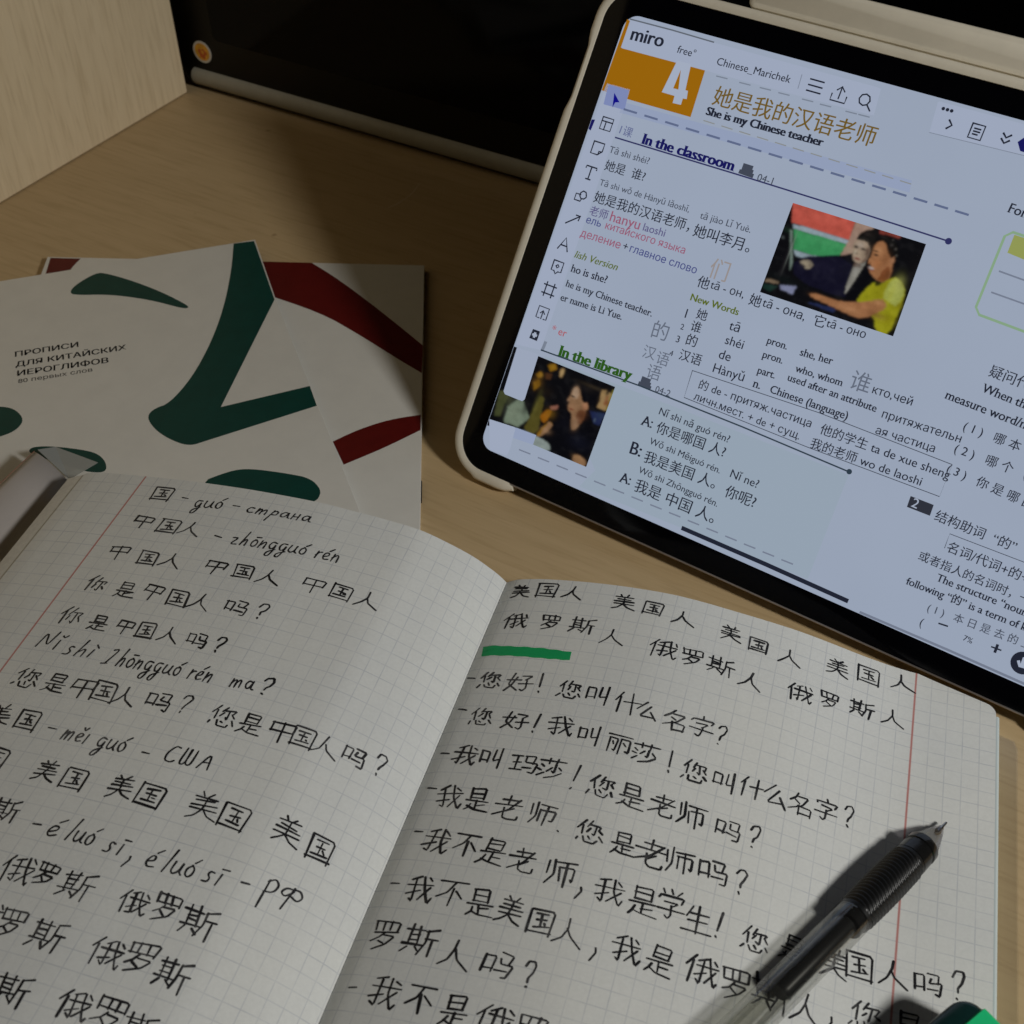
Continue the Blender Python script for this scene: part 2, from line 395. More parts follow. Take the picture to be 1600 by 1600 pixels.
HZ = [
["国",-119.42,7.43,8.6,7.2],["中",-119.16,21.2,8.6,7.0],["国",-109.4,22.01,8.6,7.0],["人",-101.55,21.73,8.6,7.0],["中",-119.59,35.71,8.6,7.2],["国",-108.89,36.79,8.6,7.2],
["人",-100.68,36.63,8.6,7.2],["中",-84.92,36.01,8.6,7.2],["国",-75.73,35.7,8.6,7.2],["人",-67.06,35.91,8.6,7.2],["中",-52.4,34.37,8.6,7.2],["国",-43.26,34.23,8.6,7.2],
["人",-34.63,34.56,8.6,7.2],["你",-119.59,50.66,8.2,7.6],["是",-108.88,51.27,8.2,7.6],["中",-99.58,50.5,8.2,7.6],["国",-90.59,51.05,8.2,7.6],["人",-83.2,50.89,8.2,7.6],
["吗",-71.35,50.27,8.2,7.6],["？",-62.77,49.42,4.5,7.0],["你",-120.37,64.77,8.2,7.4],["是",-110.05,66.13,8.2,7.4],["中",-100.82,65.57,7.2,7],["国",-93.76,65.64,7.2,7],
["人",-86.17,65.68,7.4,7],["吗",-76.72,65.36,7.4,7],["？",-69.22,65.16,4.5,7],["？",-49.45,75.39,4,6],["您",-119.92,90.33,8.6,8.0],["是",-110.15,90.19,8.6,8.0],
["中",-100.91,90.2,8.6,8.0],["国",-94.01,89.65,8.6,8.0],["人",-87.39,90.25,8.6,8.0],["吗",-76.81,89.22,8.6,8.0],["？",-68.66,88.45,4.5,7],["您",-56.7,89.2,8.4,8.0],
["是",-48.27,89.15,8.4,8.0],["中",-39.01,88.45,8.4,8.0],["国",-32.65,87.92,8.4,8.0],["人",-26.12,88.52,8.4,8.0],["吗",-18.04,87.08,8.4,8.0],["？",-10.73,86.06,5,8],
["美",-120.24,104.31,8.6,8],["国",-110.69,104.09,8.6,8],["国",-112.42,118.04,8.6,8.2],["美",-95.54,118.98,8.6,8.2],["国",-86.29,119.35,8.6,8.2],["美",-72.66,118.8,8.6,8.2],
["国",-63.6,118.8,8.6,8.2],["美",-48.57,117.66,8.6,8.2],["国",-39.45,117.68,8.6,8.2],["美",-25.12,116.76,8.6,8.2],["国",-15.64,116.94,8.6,8.2],["罗",-110.11,132.62,8.6,8.2],
["斯",-99.26,133.14,8.6,8.2],["，",-59.92,138.49,3,4],["俄",-85.74,148.78,8.4,8.4],["罗",-77.83,147.87,8.4,8.4],["斯",-68.57,148.79,8.4,8.4],["俄",-52.51,148.89,8.4,8.4],
["罗",-44.12,147.67,8.4,8.4],["斯",-34.76,148.55,8.4,8.4],["俄",-86.95,162.31,8.4,8.4],["罗",-78.86,162.57,8.4,8.4],["斯",-68.22,163.1,8.4,8.4],["俄",-52.11,163.1,8.4,8.4],
["罗",-43.82,161.85,8.4,8.4],["斯",-34.5,163.08,8.4,8.4],["罗",-78.58,177.82,8.6,8.6],["斯",-68.74,178.02,8.6,8.6],["俄",-52.69,177.47,8.6,8.6],["罗",-43.91,176.68,8.6,8.6],
["斯",-35.44,177.66,8.6,8.6],["美",6.71,5.68,7.8,6.4],["国",15.56,4.6,7.8,6.4],["人",24.06,4.95,7.8,6.4],["美",41.47,6.83,7.8,6.4],["国",51.36,7.2,7.8,6.4],
["人",61.04,8.84,7.8,6.4],["美",76.77,9.79,7.8,6.4],["国",85.96,10.52,7.8,6.4],["人",96.02,11.72,7.8,6.4],["美",111.32,8.92,7.8,6.4],["国",121.41,6.87,7.8,6.4],
["人",131.89,5.52,7.8,6.4],["俄",9.14,19.32,7.6,6.8],["罗",20.65,18.77,7.6,6.8],["斯",31.16,19.04,7.6,6.8],["人",41.21,22.18,7.6,6.8],["俄",57.8,22.95,7.6,6.8],
["罗",67.14,23.18,7.6,6.8],["斯",76.12,23.66,7.6,6.8],["人",85.65,25.39,7.6,6.8],["俄",100.94,24.08,7.6,6.8],["罗",110.36,22.87,7.6,6.8],["斯",120.41,21.05,7.6,6.8],
["人",130.07,20.39,7.6,6.8],["您",8.57,44.32,7.8,7.4],["好",17.98,44.35,7.8,7.4],["！",24.53,44.01,2.5,7.4],["您",33.96,45.04,7.8,7.6],["叫",42.87,45.28,7.8,7.6],
["什",51.89,46.4,7.8,7.6],["么",58.14,47.57,7.8,7.6],["名",66.82,48.52,7.8,7.6],["字",74.58,47.78,7.8,7.6],["？",80.68,48.58,4,7.6],["您",10.46,58.97,7.8,7.4],
["好",21.25,59.24,7.8,7.4],["！",27.63,59.01,2.5,7.4],["我",34.96,58.92,7.6,7.4],["叫",43.95,60.39,7.6,7.4],["丽",52.73,61.56,7.6,7.4],["莎",60.81,62.4,7.6,7.4],
["！",68.21,62.84,2.5,8],["您",75.5,63.77,7.6,7.6],["叫",84.3,64.1,7.6,7.6],["什",91.95,63.17,7.6,7.6],["么",98.86,63.27,7.6,7.6],["名",106.32,62.84,7.6,7.6],
["字",113.52,61.54,7.6,7.6],["？",120.28,61.14,4,7.6],["我",10.28,73.47,7.8,7.6],["叫",18.37,73.25,7.8,7.6],["玛",28.08,73.82,7.8,7.6],["莎",36.26,74.12,7.8,7.6],
["！",43.67,75.46,2.5,8],["您",51.57,76.89,7.8,8],["是",60.14,77.69,7.8,8],["老",68.96,78.16,7.8,8],["师",77.16,78.37,7.8,8],["吗",87.69,78.73,7.8,8],["？",95.24,78.59,4.2,8],
["我",10.68,88.33,7.8,8],["是",18.69,87.97,7.8,8],["老",28.01,89.28,7.8,8],["师",37.76,89.52,7.8,8],["您",51.88,92.1,7.8,8],["是",61.3,93.04,7.8,8],["老",68.85,93.75,7.8,8],
["师",76.84,93.29,7.8,8],["吗",85.96,93.41,7.8,8],["？",93.83,93.47,4.2,8],["我",11.97,102.95,7.8,8.2],["不",20.53,102.72,7.8,8.2],["是",28.28,103.83,7.8,8.2],
["老",36.62,105.0,7.8,8.2],["师",47.41,106.1,7.8,8.2],["，",53.41,110.65,3,4],["我",61.11,107.93,7.8,8.2],["是",70.01,108.02,7.8,8.2],["学",77.22,106.59,7.8,8.2],
["生",84.56,108.56,7.8,8.2],["！",90.24,108.18,2.5,8.4],["您",99.83,108.85,8,8.2],["是",109.83,107.12,8,8.2],["美",120.59,106.7,8,8.2],["国",127.22,104.84,8,8.2],
["人",135.73,104.24,8,8.2],["吗",144.86,104.27,8,8.2],["？",152.69,102.77,4.4,8.4],["我",12.63,118.24,8,8.4],["不",21.39,117.79,8,8.4],["是",29.6,119.35,8,8.4],
["美",37.86,119.89,8,8.4],["国",46.45,120.87,8,8.4],["人",53.71,122.34,8,8.4],["，",61.16,126.32,3,4],["我",68.99,123.17,8,8.4],["是",77.58,122.49,8,8.4],
["俄",88.14,121.81,8,8.4],["罗",96.9,122.17,8,8.4],["斯",105.87,121.43,8,8.4],["人",114.86,121.6,8,8.4],["，",121.14,123.08,3,4],["您",129.89,118.41,8,8.4],
["是",140.76,117.68,8,8.4],["罗",8.16,132.77,8,8.4],["斯",17.89,132.98,8,8.4],["人",27.85,135.11,8,8.4],["吗",39.21,135.14,8,8.4],["？",47.65,135.9,4.4,8.4],
["我",13.83,148.56,8,8.6],["不",23.31,148.32,8,8.6],["是",32.62,149.6,8,8.6],["俄",42.55,149.95,8,8.6],["罗",51.81,150.21,8,8.6],
]
LAT = [
["-",-111.8,8.47,-109.07,8.62,5.6],["guó",-106.25,10.36,-96.09,9.31,5.8],["-",-92.54,8.88,-89.73,8.88,5.6],["страна",-87.23,9.24,-64.49,8.25,4.6],
["-",-92.29,23.49,-89.21,23.69,5.6],["zhōngguó rén",-85.96,23.81,-49.09,21.63,5.6],["Nǐ",-124.94,76.53,-117.24,76.53,6.4],["shì",-114.63,77.87,-105.01,77.74,5.8],
["Zhōngguó rén",-100.08,78.75,-65.76,77.63,6.2],["ma",-60.19,77.37,-53.02,76.36,5.6],["-",-103.3,105.79,-100.53,105.87,6],["měi guó",-97.95,106.69,-77.98,106.78,5.8],
["-",-72.88,107.0,-70.33,106.97,6],["США",-66.25,106.49,-52.21,105.26,5.4],["-",-89.87,135.47,-87.19,135.41,6],["é",-84.7,135.99,-81.39,135.74,6.2],
["luó",-78.92,135.7,-71.07,135.81,6.2],["sī",-67.53,136.42,-62.39,136.31,6],["é",-55.44,137.01,-52.46,136.81,6.2],["luó",-50.41,136.93,-41.98,136.48,6.2],
["sī",-39.51,136.41,-34.44,136.19,6],["-",-29.81,135.17,-27.36,134.85,6],["РФ",-23.84,135.42,-14.13,133.36,6.2],["-",0.34,42.81,3.7,44.0,5.6],
["-",1.94,56.0,5.05,56.66,5.6],["-",2.31,72.79,5.28,73.25,5.6],["-",2.98,85.71,5.81,85.98,5.6],[".",43.27,92.54,44.21,92.74,5],["-",4.55,100.59,7.22,100.64,5.6],
["-",3.94,117.49,6.54,117.52,5.6],["-",4.11,148.48,6.54,148.4,5.6],
]
HB = [
[1.51,29.72],[11.18,30.1],[21.53,29.94],[30.44,30.31],[30.74,33.71],[22.7,34.08],[12.4,34.09],[2.32,34.1],
]
TX = [
["miro",4.03,152.32,16.62,152.78,"k","bold"],["free°",22.19,152.42,29.03,152.39,"k","n"],["Chinese_Marichek",37.33,152.1,63.9,152.73,"k","n"],
["她是我的汉语老师",40.5,139.92,97.39,141.24,"gold","n"],["She is my Chinese teacher",39.74,135.79,81.88,136.66,"k","fat"],["1课",11.76,121.66,16.69,121.45,"lavtxt","n"],
["In the classroom",20.84,120.58,56.42,120.96,"navy","fat"],["04-1",64.89,120.38,70.43,120.49,"grey2","n"],["Tā shì shéi?",10.46,114.47,26.19,114.66,"grey2","n"],
["她是  谁?",10.93,108.66,26.69,108.92,"k","n"],["Tā shì wǒ de Hànyǔ lǎoshī,",11.09,102.95,46.17,103.69,"grey2","n"],
["tā jiào Lǐ Yuè.",50.59,103.02,69.23,103.68,"grey2","n"],["她是我的汉语老师，",11.01,97.14,48.49,97.87,"k","n"],["她叫李月。",50.27,97.07,71.18,97.65,"k","n"],
["老师",11.0,92.48,18.26,92.62,"purple","n"],["hanyu",19.35,92.49,31.0,92.87,"pink","n"],["laoshi",32.43,93.09,40.84,93.43,"purple","n"],
["ель",10.97,89.2,16.91,89.41,"blue2","n"],["китайского языка",18.7,89.5,49.83,90.14,"pink","n"],["деление",10.56,84.15,26.6,84.55,"pink","n"],
["+",27.51,84.84,29.35,84.73,"k","n"],["главное слово",30.34,84.82,56.23,85.16,"blue2","n"],["们",60.48,86.1,67.17,86.27,"faintor","thin"],
["lish Version",11.14,76.55,28.44,77.22,"green2","it"],["ho is she?",11.53,71.46,26.17,71.79,"k","serif"],
["he is my Chinese teacher.",11.52,65.98,46.48,66.46,"k","serif"],["er name is Li Yue.",11.44,60.68,36.32,61.79,"k","serif"],["* er",12.24,48.88,18.37,49.09,"red","n"],
["他",57.88,81.61,62.24,81.69,"k","n"],["tā - он,",62.72,82.31,74.99,82.8,"k","n"],["她",77.29,81.78,81.5,81.86,"k","n"],["tā - она,",81.96,82.47,97.18,82.56,"k","n"],
["它",100.44,82.36,104.2,82.56,"k","n"],["tā - оно",104.63,83.15,117.97,83.65,"k","n"],["New Words",57.56,76.24,75.46,76.87,"green2","bold"],
["1",57.88,70.1,59.14,70.16,"k","n"],["2",57.81,65.92,59.07,65.99,"k","n"],["3",57.9,61.31,59.16,61.38,"k","n"],["4",57.41,56.24,58.68,56.32,"k","n"],
["她",61.67,71.45,65.51,71.63,"k","n"],["谁",61.26,66.93,65.11,67.13,"k","n"],["的",61.51,61.94,65.37,62.14,"k","n"],["汉语",60.98,56.4,69.21,56.81,"k","n"],
["tā",74.03,71.48,77.8,71.63,"k","n"],["shéi",74.54,66.59,81.12,66.88,"k","n"],["de",74.23,61.32,78.48,61.53,"k","n"],["Hànyǔ",74.05,56.3,85.35,56.9,"k","n"],
["pron.",88.0,71.49,95.32,71.78,"k","serif"],["pron.",88.31,66.63,95.65,66.95,"k","serif"],["part.",88.62,61.15,95.06,61.47,"k","serif"],
["n.",88.89,56.37,91.66,56.52,"k","serif"],["she, her",100.02,71.54,111.28,72.26,"k","serif"],["who, whom",100.39,66.07,117.06,66.84,"k","serif"],
["used after an attribute",99.08,62.44,130.13,62.89,"k","serif"],["Chinese (language)",95.12,56.67,122.48,57.31,"k","serif"],
["谁",118.99,67.55,125.52,67.77,"grey3","thin"],["кто,чей",126.66,68.2,139.83,68.76,"k","n"],["притяжательн",132.45,62.01,158.09,63.2,"k","n"],
["ая частица",132.51,56.51,151.87,57.49,"k","n"],["的",48.69,60.21,54.56,60.64,"grey3","thin"],["汉",48.1,52.71,52.81,52.99,"grey3","thin"],
["语",53.58,52.33,58.24,52.6,"grey3","thin"],["语",52.04,46.57,57.18,47.04,"grey3","thin"],["的 de - притяж.частица",71.39,49.47,112.31,50.7,"k","n"],
["他的学生 ta de xue sheng",115.69,50.21,159.25,51.27,"k","n"],["личн.мест. + de + сущ.",71.13,45.17,110.25,45.59,"k","n"],
["我的老师 wo de laoshi",114.48,44.75,152.06,46.14,"k","n"],["In the library",17.62,42.03,47.48,43.24,"green3","fat"],["04-2",57.1,42.76,62.8,42.99,"grey2","n"],
["Nǐ shì nǎ guó rén?",61.28,36.02,88.26,35.83,"k","n"],["A:",56.18,30.25,60.66,30.54,"k","serif"],["你是哪国 人?",62.39,30.01,88.57,30.81,"k","n"],
["Wǒ shì Měiguó rén.",61.75,25.21,89.21,24.95,"k","n"],["Nǐ ne?",92.95,25.28,103.24,25.26,"k","n"],["B:",56.1,19.36,60.38,19.6,"k","serif"],
["我是美国 人。",61.98,18.79,89.4,19.58,"k","n"],["你呢?",93.43,18.63,104.64,18.8,"k","n"],["Wǒ shì Zhōngguó rén.",61.69,14.32,92.6,14.01,"k","n"],
["A:",55.93,8.57,60.46,8.94,"k","serif"],["我是 中国 人。",62.37,8.02,93.38,8.38,"k","n"],["For",143.86,133.73,149.7,133.5,"k","serif"],
["疑问代",157.84,85.73,170.36,85.52,"k","n"],["When th",157.61,80.36,171.76,79.76,"k","serif"],["measure word/n",148.24,74.52,174.34,74.01,"k","serif"],
["( 1 )   哪 本",157.2,67.38,175.19,67.14,"k","n"],["( 2 )   哪 个   (g",157.38,59.89,182.15,59.94,"k","n"],["( 3 )   你 是 哪 国",157.6,53.23,185.48,51.91,"k","n"],
["2",151.8,38.94,153.76,38.86,"white","n"],["结构助词  “的”",159.9,37.89,185.91,37.83,"k","n"],["名词/代词+的+",167.1,30.09,192.87,30.23,"k","n"],
["或者指人的名词时，一",160.2,24.17,196.14,24.27,"k","n"],["The structure “noun",167.89,19.93,196.92,20.45,"k","serif"],
["following “的” is a term of k",159.61,15.1,198.68,16.2,"k","serif"],["( 1 )   本 日 是 去 的 上",169.05,9.85,201.83,11.5,"grey2","n"],["(",168.69,4.45,169.75,4.48,"k","thin"],
["−",174.07,5.36,177.13,5.66,"k","n"],["7%",182.55,5.72,185.46,5.74,"k","n"],["+",191.2,5.32,194.4,5.5,"k","bold"],
]
POLY = [
[[[12.69,40.02],[129.8,40.89],[130.38,3.64],[42.69,1.19],[46.35,8.87]],"tint",1],[[[9.76,131.95],[113.15,134.56],[113.83,130.82],[9.42,128.26]],"band",1],
[[[0.57,158.55],[34.23,150.24],[35.02,133.63],[11.52,133.31],[0.15,133.67]],"orange",1],
[[[1.81,158.62],[93.09,158.68],[94.02,150.07],[34.11,149.34],[1.82,148.9]],"card",2],
[[[23.44,149.89],[28.71,150.14],[29.95,141.5],[30.91,141.53],[31.49,138.84],[30.09,138.68],[30.21,136.52],[27.08,136.34],[26.88,138.72],[21.93,138.73]],"white",3],
[[[25.87,147.45],[25.49,140.99],[27.43,141.06]],"orange",4],[[[1.09,136.41],[10.47,136.61],[10.74,41.53],[0.51,40.11]],"card",1],
[[[1.95,136.18],[10.09,136.29],[10.95,129.57],[2.56,129.35]],"lav",3],[[[0.15,123.3],[1.44,123.6],[1.16,119.64],[0.15,119.96]],"navy",3],
[[[138.81,154.11],[140.06,155.84],[142.68,155.19],[142.95,151.7],[140.55,151.81]],"navy",3],[[[111.53,159.47],[146.32,159.55],[147.53,151.03],[112.58,149.81]],"card",2],
[[[5.09,134.08],[8.14,131.52],[6.64,131.11],[6.23,129.2]],"blue",5],[[[5.09,47.6],[8.08,47.67],[8.12,44.02],[4.8,44.08]],"k",4],
[[[131.97,120.29],[131.89,120.69],[131.66,121.03],[131.32,121.26],[130.92,121.34],[130.52,121.26],[130.18,121.03],[129.95,120.69],[129.87,120.29],[129.95,119.89],[130.18,119.55],[130.52,119.32],[130.92,119.24],[131.32,119.32],[131.66,119.55],[131.89,119.89]],"ink",6],
[[[130.5,41.94],[130.43,42.28],[130.24,42.58],[129.94,42.77],[129.6,42.84],[129.26,42.77],[128.96,42.58],[128.77,42.28],[128.7,41.94],[128.77,41.6],[128.96,41.3],[129.26,41.11],[129.6,41.04],[129.94,41.11],[130.24,41.3],[130.43,41.6]],"ink2",6],
[[[148.65,127.92],[159.47,127.9],[160.26,121.29],[148.8,122.27]],"olive",4],[[[150.56,41.98],[158.19,42.04],[158.43,38.38],[150.78,38.29]],"k2",4],
[[[205.03,6.64],[204.91,7.57],[204.55,8.44],[203.98,9.19],[203.23,9.76],[202.36,10.12],[201.43,10.24],[200.5,10.12],[199.63,9.76],[198.88,9.19],[198.31,8.44],[197.95,7.57],[197.83,6.64],[197.95,5.71],[198.31,4.84],[198.88,4.09],[199.63,3.52],[200.5,3.16],[201.43,3.04],[202.36,3.16],[203.23,3.52],[203.98,4.09],[204.55,4.84],[204.91,5.71]],"k",5],
[[[114.45,157.72],[114.41,157.93],[114.29,158.11],[114.11,158.23],[113.9,158.27],[113.69,158.23],[113.51,158.11],[113.39,157.93],[113.35,157.72],[113.39,157.51],[113.51,157.33],[113.69,157.21],[113.9,157.17],[114.11,157.21],[114.29,157.33],[114.41,157.51]],"k",6],
[[[115.79,157.72],[115.75,157.93],[115.63,158.11],[115.45,158.23],[115.24,158.27],[115.03,158.23],[114.85,158.11],[114.73,157.93],[114.69,157.72],[114.73,157.51],[114.85,157.33],[115.03,157.21],[115.24,157.17],[115.45,157.21],[115.63,157.33],[115.75,157.51]],"k",6],
[[[117.13,157.72],[117.09,157.93],[116.97,158.11],[116.79,158.23],[116.58,158.27],[116.37,158.23],[116.19,158.11],[116.07,157.93],[116.03,157.72],[116.07,157.51],[116.19,157.33],[116.37,157.21],[116.58,157.17],[116.79,157.21],[116.97,157.33],[117.09,157.51]],"k",6],
[[[1.42,39.2],[10.6,39.76],[11.15,22.68],[10.43,21.66],[2.9,21.59],[1.98,22.5]],"card2",9],[[[0.15,10.8],[11.46,11.79],[12.14,3.48],[11.77,0.8],[4.52,0.15]],"card",9],
[[[11.46,11.79],[20.2,12.17],[20.27,8.44],[11.59,7.81]],"band",8],[[[79.42,117.07],[124.8,117.42],[126.15,87.29],[79.74,86.56]],"p1:black",2],
[[[79.42,117.07],[101.25,117.1],[101.58,111.25],[81.32,110.94]],"p1:red",3],[[[81.82,110.87],[101.66,111.28],[101.53,109.69],[82.67,109.34]],"p1:pale",3],
[[[82.88,109.4],[101.5,109.77],[100.5,106.03],[96.99,103.34],[85.29,102.96]],"p1:green",3],[[[85.29,102.96],[97.4,103.47],[93.62,101.36],[86.6,101.35]],"p1:pale",3],
[[[101.25,117.1],[107.71,117.26],[103.99,113.12],[104.29,107.91],[100.58,105.84],[101.25,110.93]],"p1:beige",3],
[[[109.5,117.25],[116.56,117.28],[116.41,116.58],[109.69,116.22]],"p1:redd",3],[[[81.7,108.81],[82.52,108.88],[86.73,98.68],[86.62,96.37]],"p1:screenedge",4],
[[[79.69,106.15],[80.74,106.26],[80.94,105.42],[79.8,105.28]],"p1:grey",4],[[[85.92,100.68],[104.05,107.39],[108.59,95.09],[106.09,93.35],[89.08,94.0]],"p1:dark",4],
[[[103.39,112.93],[104.4,115.44],[107.4,116.9],[109.85,115.83],[109.65,113.58],[110.28,109.83],[107.74,111.66],[104.47,111.94]],"p1:hair",5],
[[[103.23,112.21],[106.55,113.48],[108.65,111.07],[109.37,108.22],[108.17,105.62],[106.37,105.04],[104.53,106.22],[103.98,108.7],[103.18,109.55]],"p1:skin1",6],
[[[103.23,112.21],[104.24,113.63],[106.79,113.99],[108.85,111.13],[106.87,112.7]],"p1:hairlo",7],
[[[107.46,110.69],[108.61,111.06],[109.48,108.25],[108.3,105.84],[107.78,106.03],[108.57,107.96]],"p1:skin1d",7],
[[[105.73,104.39],[108.17,105.62],[109.48,107.37],[108.44,102.17],[107.71,98.37],[106.82,94.94],[106.42,94.81],[105.87,99.54]],"p1:shirt",6],
[[[109.64,106.98],[113.29,104.64],[110.51,97.07],[110.75,93.13],[106.5,93.49],[108.2,99.42]],"p1:black",7],
[[[88.44,99.68],[90.33,101.42],[92.72,101.29],[93.48,99.96],[92.23,98.43],[90.54,98.56],[91.34,99.49]],"p1:hand",6],
[[[109.65,113.58],[111.39,115.88],[115.0,115.71],[117.63,113.06],[117.95,110.1],[117.06,108.5],[113.83,110.97],[113.28,113.42]],"p1:hair",6],
[[[109.77,112.74],[111.55,114.4],[113.28,113.42],[114.62,111.22],[116.23,109.99],[117.45,108.63],[118.24,104.5],[117.47,102.05],[113.84,102.17],[110.59,104.64],[111.47,105.81],[109.64,106.98],[110.0,108.86]],"p1:skin2",7],
[[[115.1,105.67],[116.63,107.93],[118.05,104.44],[117.39,102.24],[114.24,102.3],[115.03,103.66]],"p1:skin2d",8],
[[[110.77,109.72],[112.07,109.61],[112.04,109.25],[110.83,109.35]],"p1:hair",8],[[[110.04,110.63],[111.82,110.67],[111.82,110.45],[110.06,110.37]],"p1:hair",8],
[[[110.78,105.5],[112.2,105.34],[112.34,104.77],[111.18,104.75]],"p1:pale",8],[[[109.65,107.07],[110.48,106.9],[110.52,106.38],[109.91,106.54]],"p1:skin2d",8],
[[[103.71,110.25],[105.14,110.3],[105.17,110.0],[103.8,109.92]],"p1:hair",8],[[[106.18,110.19],[107.62,110.3],[107.65,110.0],[106.21,109.89]],"p1:hair",8],
[[[105.4,106.63],[106.95,106.73],[106.9,106.41],[105.53,106.32]],"p1:redd",8],[[[104.82,108.3],[105.73,108.29],[105.66,107.91],[104.91,107.85]],"p1:skin1d",8],
[[[105.57,104.78],[108.05,105.36],[107.65,104.12],[106.21,103.75]],"p1:skin1d",8],[[[115.84,109.86],[117.05,110.69],[117.68,109.14],[116.82,107.99]],"p1:ear",8],
[[[114.32,102.11],[114.95,99.44],[118.95,104.95],[121.84,104.37],[124.8,101.41],[124.76,96.12],[124.9,87.08],[120.04,86.94],[118.29,91.24],[110.75,93.13],[111.7,97.47]],"p1:yellow",8],
[[[119.03,104.76],[121.91,104.18],[124.45,101.73],[123.83,96.24],[121.41,96.74],[117.87,97.76]],"p1:yellowl",9],
[[[114.57,94.87],[118.03,97.37],[120.78,96.09],[120.01,93.61],[115.05,89.23],[110.58,89.04],[103.82,89.89],[96.15,90.46],[95.67,91.66],[100.09,92.24],[105.77,91.9]],"p1:skin2",9],
[[[85.33,90.94],[90.72,92.28],[90.44,89.45],[86.19,89.4]],"p1:white",4],[[[79.88,89.59],[84.86,90.33],[82.98,87.87],[80.32,87.9]],"p1:teal",4],
[[[80.29,91.56],[84.51,91.81],[84.62,90.93],[80.06,90.34]],"p1:beige2",5],[[[96.8,88.86],[105.76,89.64],[105.43,88.18],[96.13,88.18]],"p1:blue",4],
[[[1.01,38.56],[11.15,38.49],[42.68,38.53],[42.76,8.73],[27.65,8.53],[9.46,9.88],[0.15,10.98]],"p2:black",2],
[[[5.6,17.84],[9.6,23.09],[15.62,16.95],[12.19,12.35],[6.05,11.88]],"p2:tee2",3],[[[0.3,21.97],[5.61,23.94],[4.27,19.22],[3.87,13.41],[1.55,12.52]],"p2:olive",3],
[[[15.46,37.29],[17.83,39.06],[19.5,37.38],[17.13,35.6]],"p2:gold",3],[[[12.05,32.83],[13.54,34.29],[14.91,33.41],[13.58,31.54]],"p2:gold",3],
[[[20.75,38.06],[22.16,38.34],[22.14,35.14],[20.97,35.16]],"p2:cream",3],[[[12.25,29.66],[14.04,31.7],[15.2,29.36],[13.35,26.82]],"p2:gold",3],
[[[15.5,34.54],[18.34,35.12],[18.23,32.78],[16.28,32.53]],"p2:brown",3],[[[16.68,26.2],[18.34,25.9],[20.35,14.1],[17.99,10.84],[14.62,12.82]],"p2:olive2",3],
[[[21.1,22.77],[23.2,22.63],[22.09,17.57],[20.59,17.46],[18.91,19.14]],"p2:orange",4],[[[22.09,17.57],[24.61,19.0],[24.51,16.64],[21.3,11.66],[19.79,11.54]],"p2:gold",4],
[[[23.12,18.89],[25.3,17.87],[23.35,14.32],[21.3,11.66]],"p2:skin",4],[[[21.68,23.91],[24.63,25.49],[24.37,23.54],[22.15,22.7]],"p2:pink",4],
[[[38.32,36.55],[40.19,36.79],[40.72,32.92],[41.2,36.72],[42.21,36.64],[42.39,29.92],[38.92,29.97]],"p2:cream",3],
[[[40.53,34.66],[41.66,35.53],[41.89,32.45],[40.76,31.57]],"p2:brick",4],[[[36.8,27.8],[42.7,29.13],[42.11,24.35],[39.65,24.31]],"p2:blue",3],
[[[39.3,26.47],[39.58,27.03],[39.96,23.52]],"p2:blue2",4],[[[42.38,38.06],[42.76,37.97],[42.82,30.08],[42.24,30.31]],"p2:yel",4],
[[[28.02,33.64],[29.69,34.49],[31.86,32.79],[32.73,29.92],[35.43,30.02],[35.5,27.3],[34.38,25.05],[34.76,21.51],[33.08,18.1],[31.17,21.05],[30.58,24.51],[28.35,25.05],[28.29,27.79],[27.16,28.74],[27.92,31.32]],"p2:skin",5],
[[[32.01,25.98],[34.91,27.54],[35.84,25.14],[34.76,21.51],[32.83,22.61]],"p2:skind",6],
[[[27.96,33.16],[29.49,33.73],[31.02,31.1],[30.02,29.81],[28.23,30.52]],"p2:skinl",6],[[[28.01,30.44],[29.59,30.66],[29.62,30.31],[28.15,30.08]],"p2:black",7],
[[[28.99,25.98],[30.65,26.25],[30.63,25.92],[29.13,25.62]],"p2:brick",7],
[[[29.02,34.93],[33.5,37.49],[38.2,35.6],[39.32,31.48],[35.74,29.22],[34.62,30.17],[32.73,29.92],[30.83,32.86]],"p2:black",6],
[[[33.04,29.12],[34.84,30.25],[35.62,28.26],[34.33,27.09]],"p2:ear",7],
[[[24.97,23.31],[29.67,25.55],[30.95,20.97],[33.08,18.1],[36.47,23.55],[39.96,23.52],[42.62,21.8],[42.76,11.28],[37.21,11.38],[36.09,9.08],[27.5,8.94],[24.82,15.83]],"p2:black",6],
[[[37.05,11.79],[41.31,11.16],[42.68,8.93],[39.77,8.69],[36.25,8.68]],"p2:skin",7],[[[10.44,11.44],[17.52,12.06],[22.35,11.6],[27.65,8.53],[10.89,6.18]],"p2:card",7],
[[[18.44,11.01],[22.19,12.01],[26.71,10.97],[27.21,8.36],[18.49,8.21]],"p2:paper",8],
]
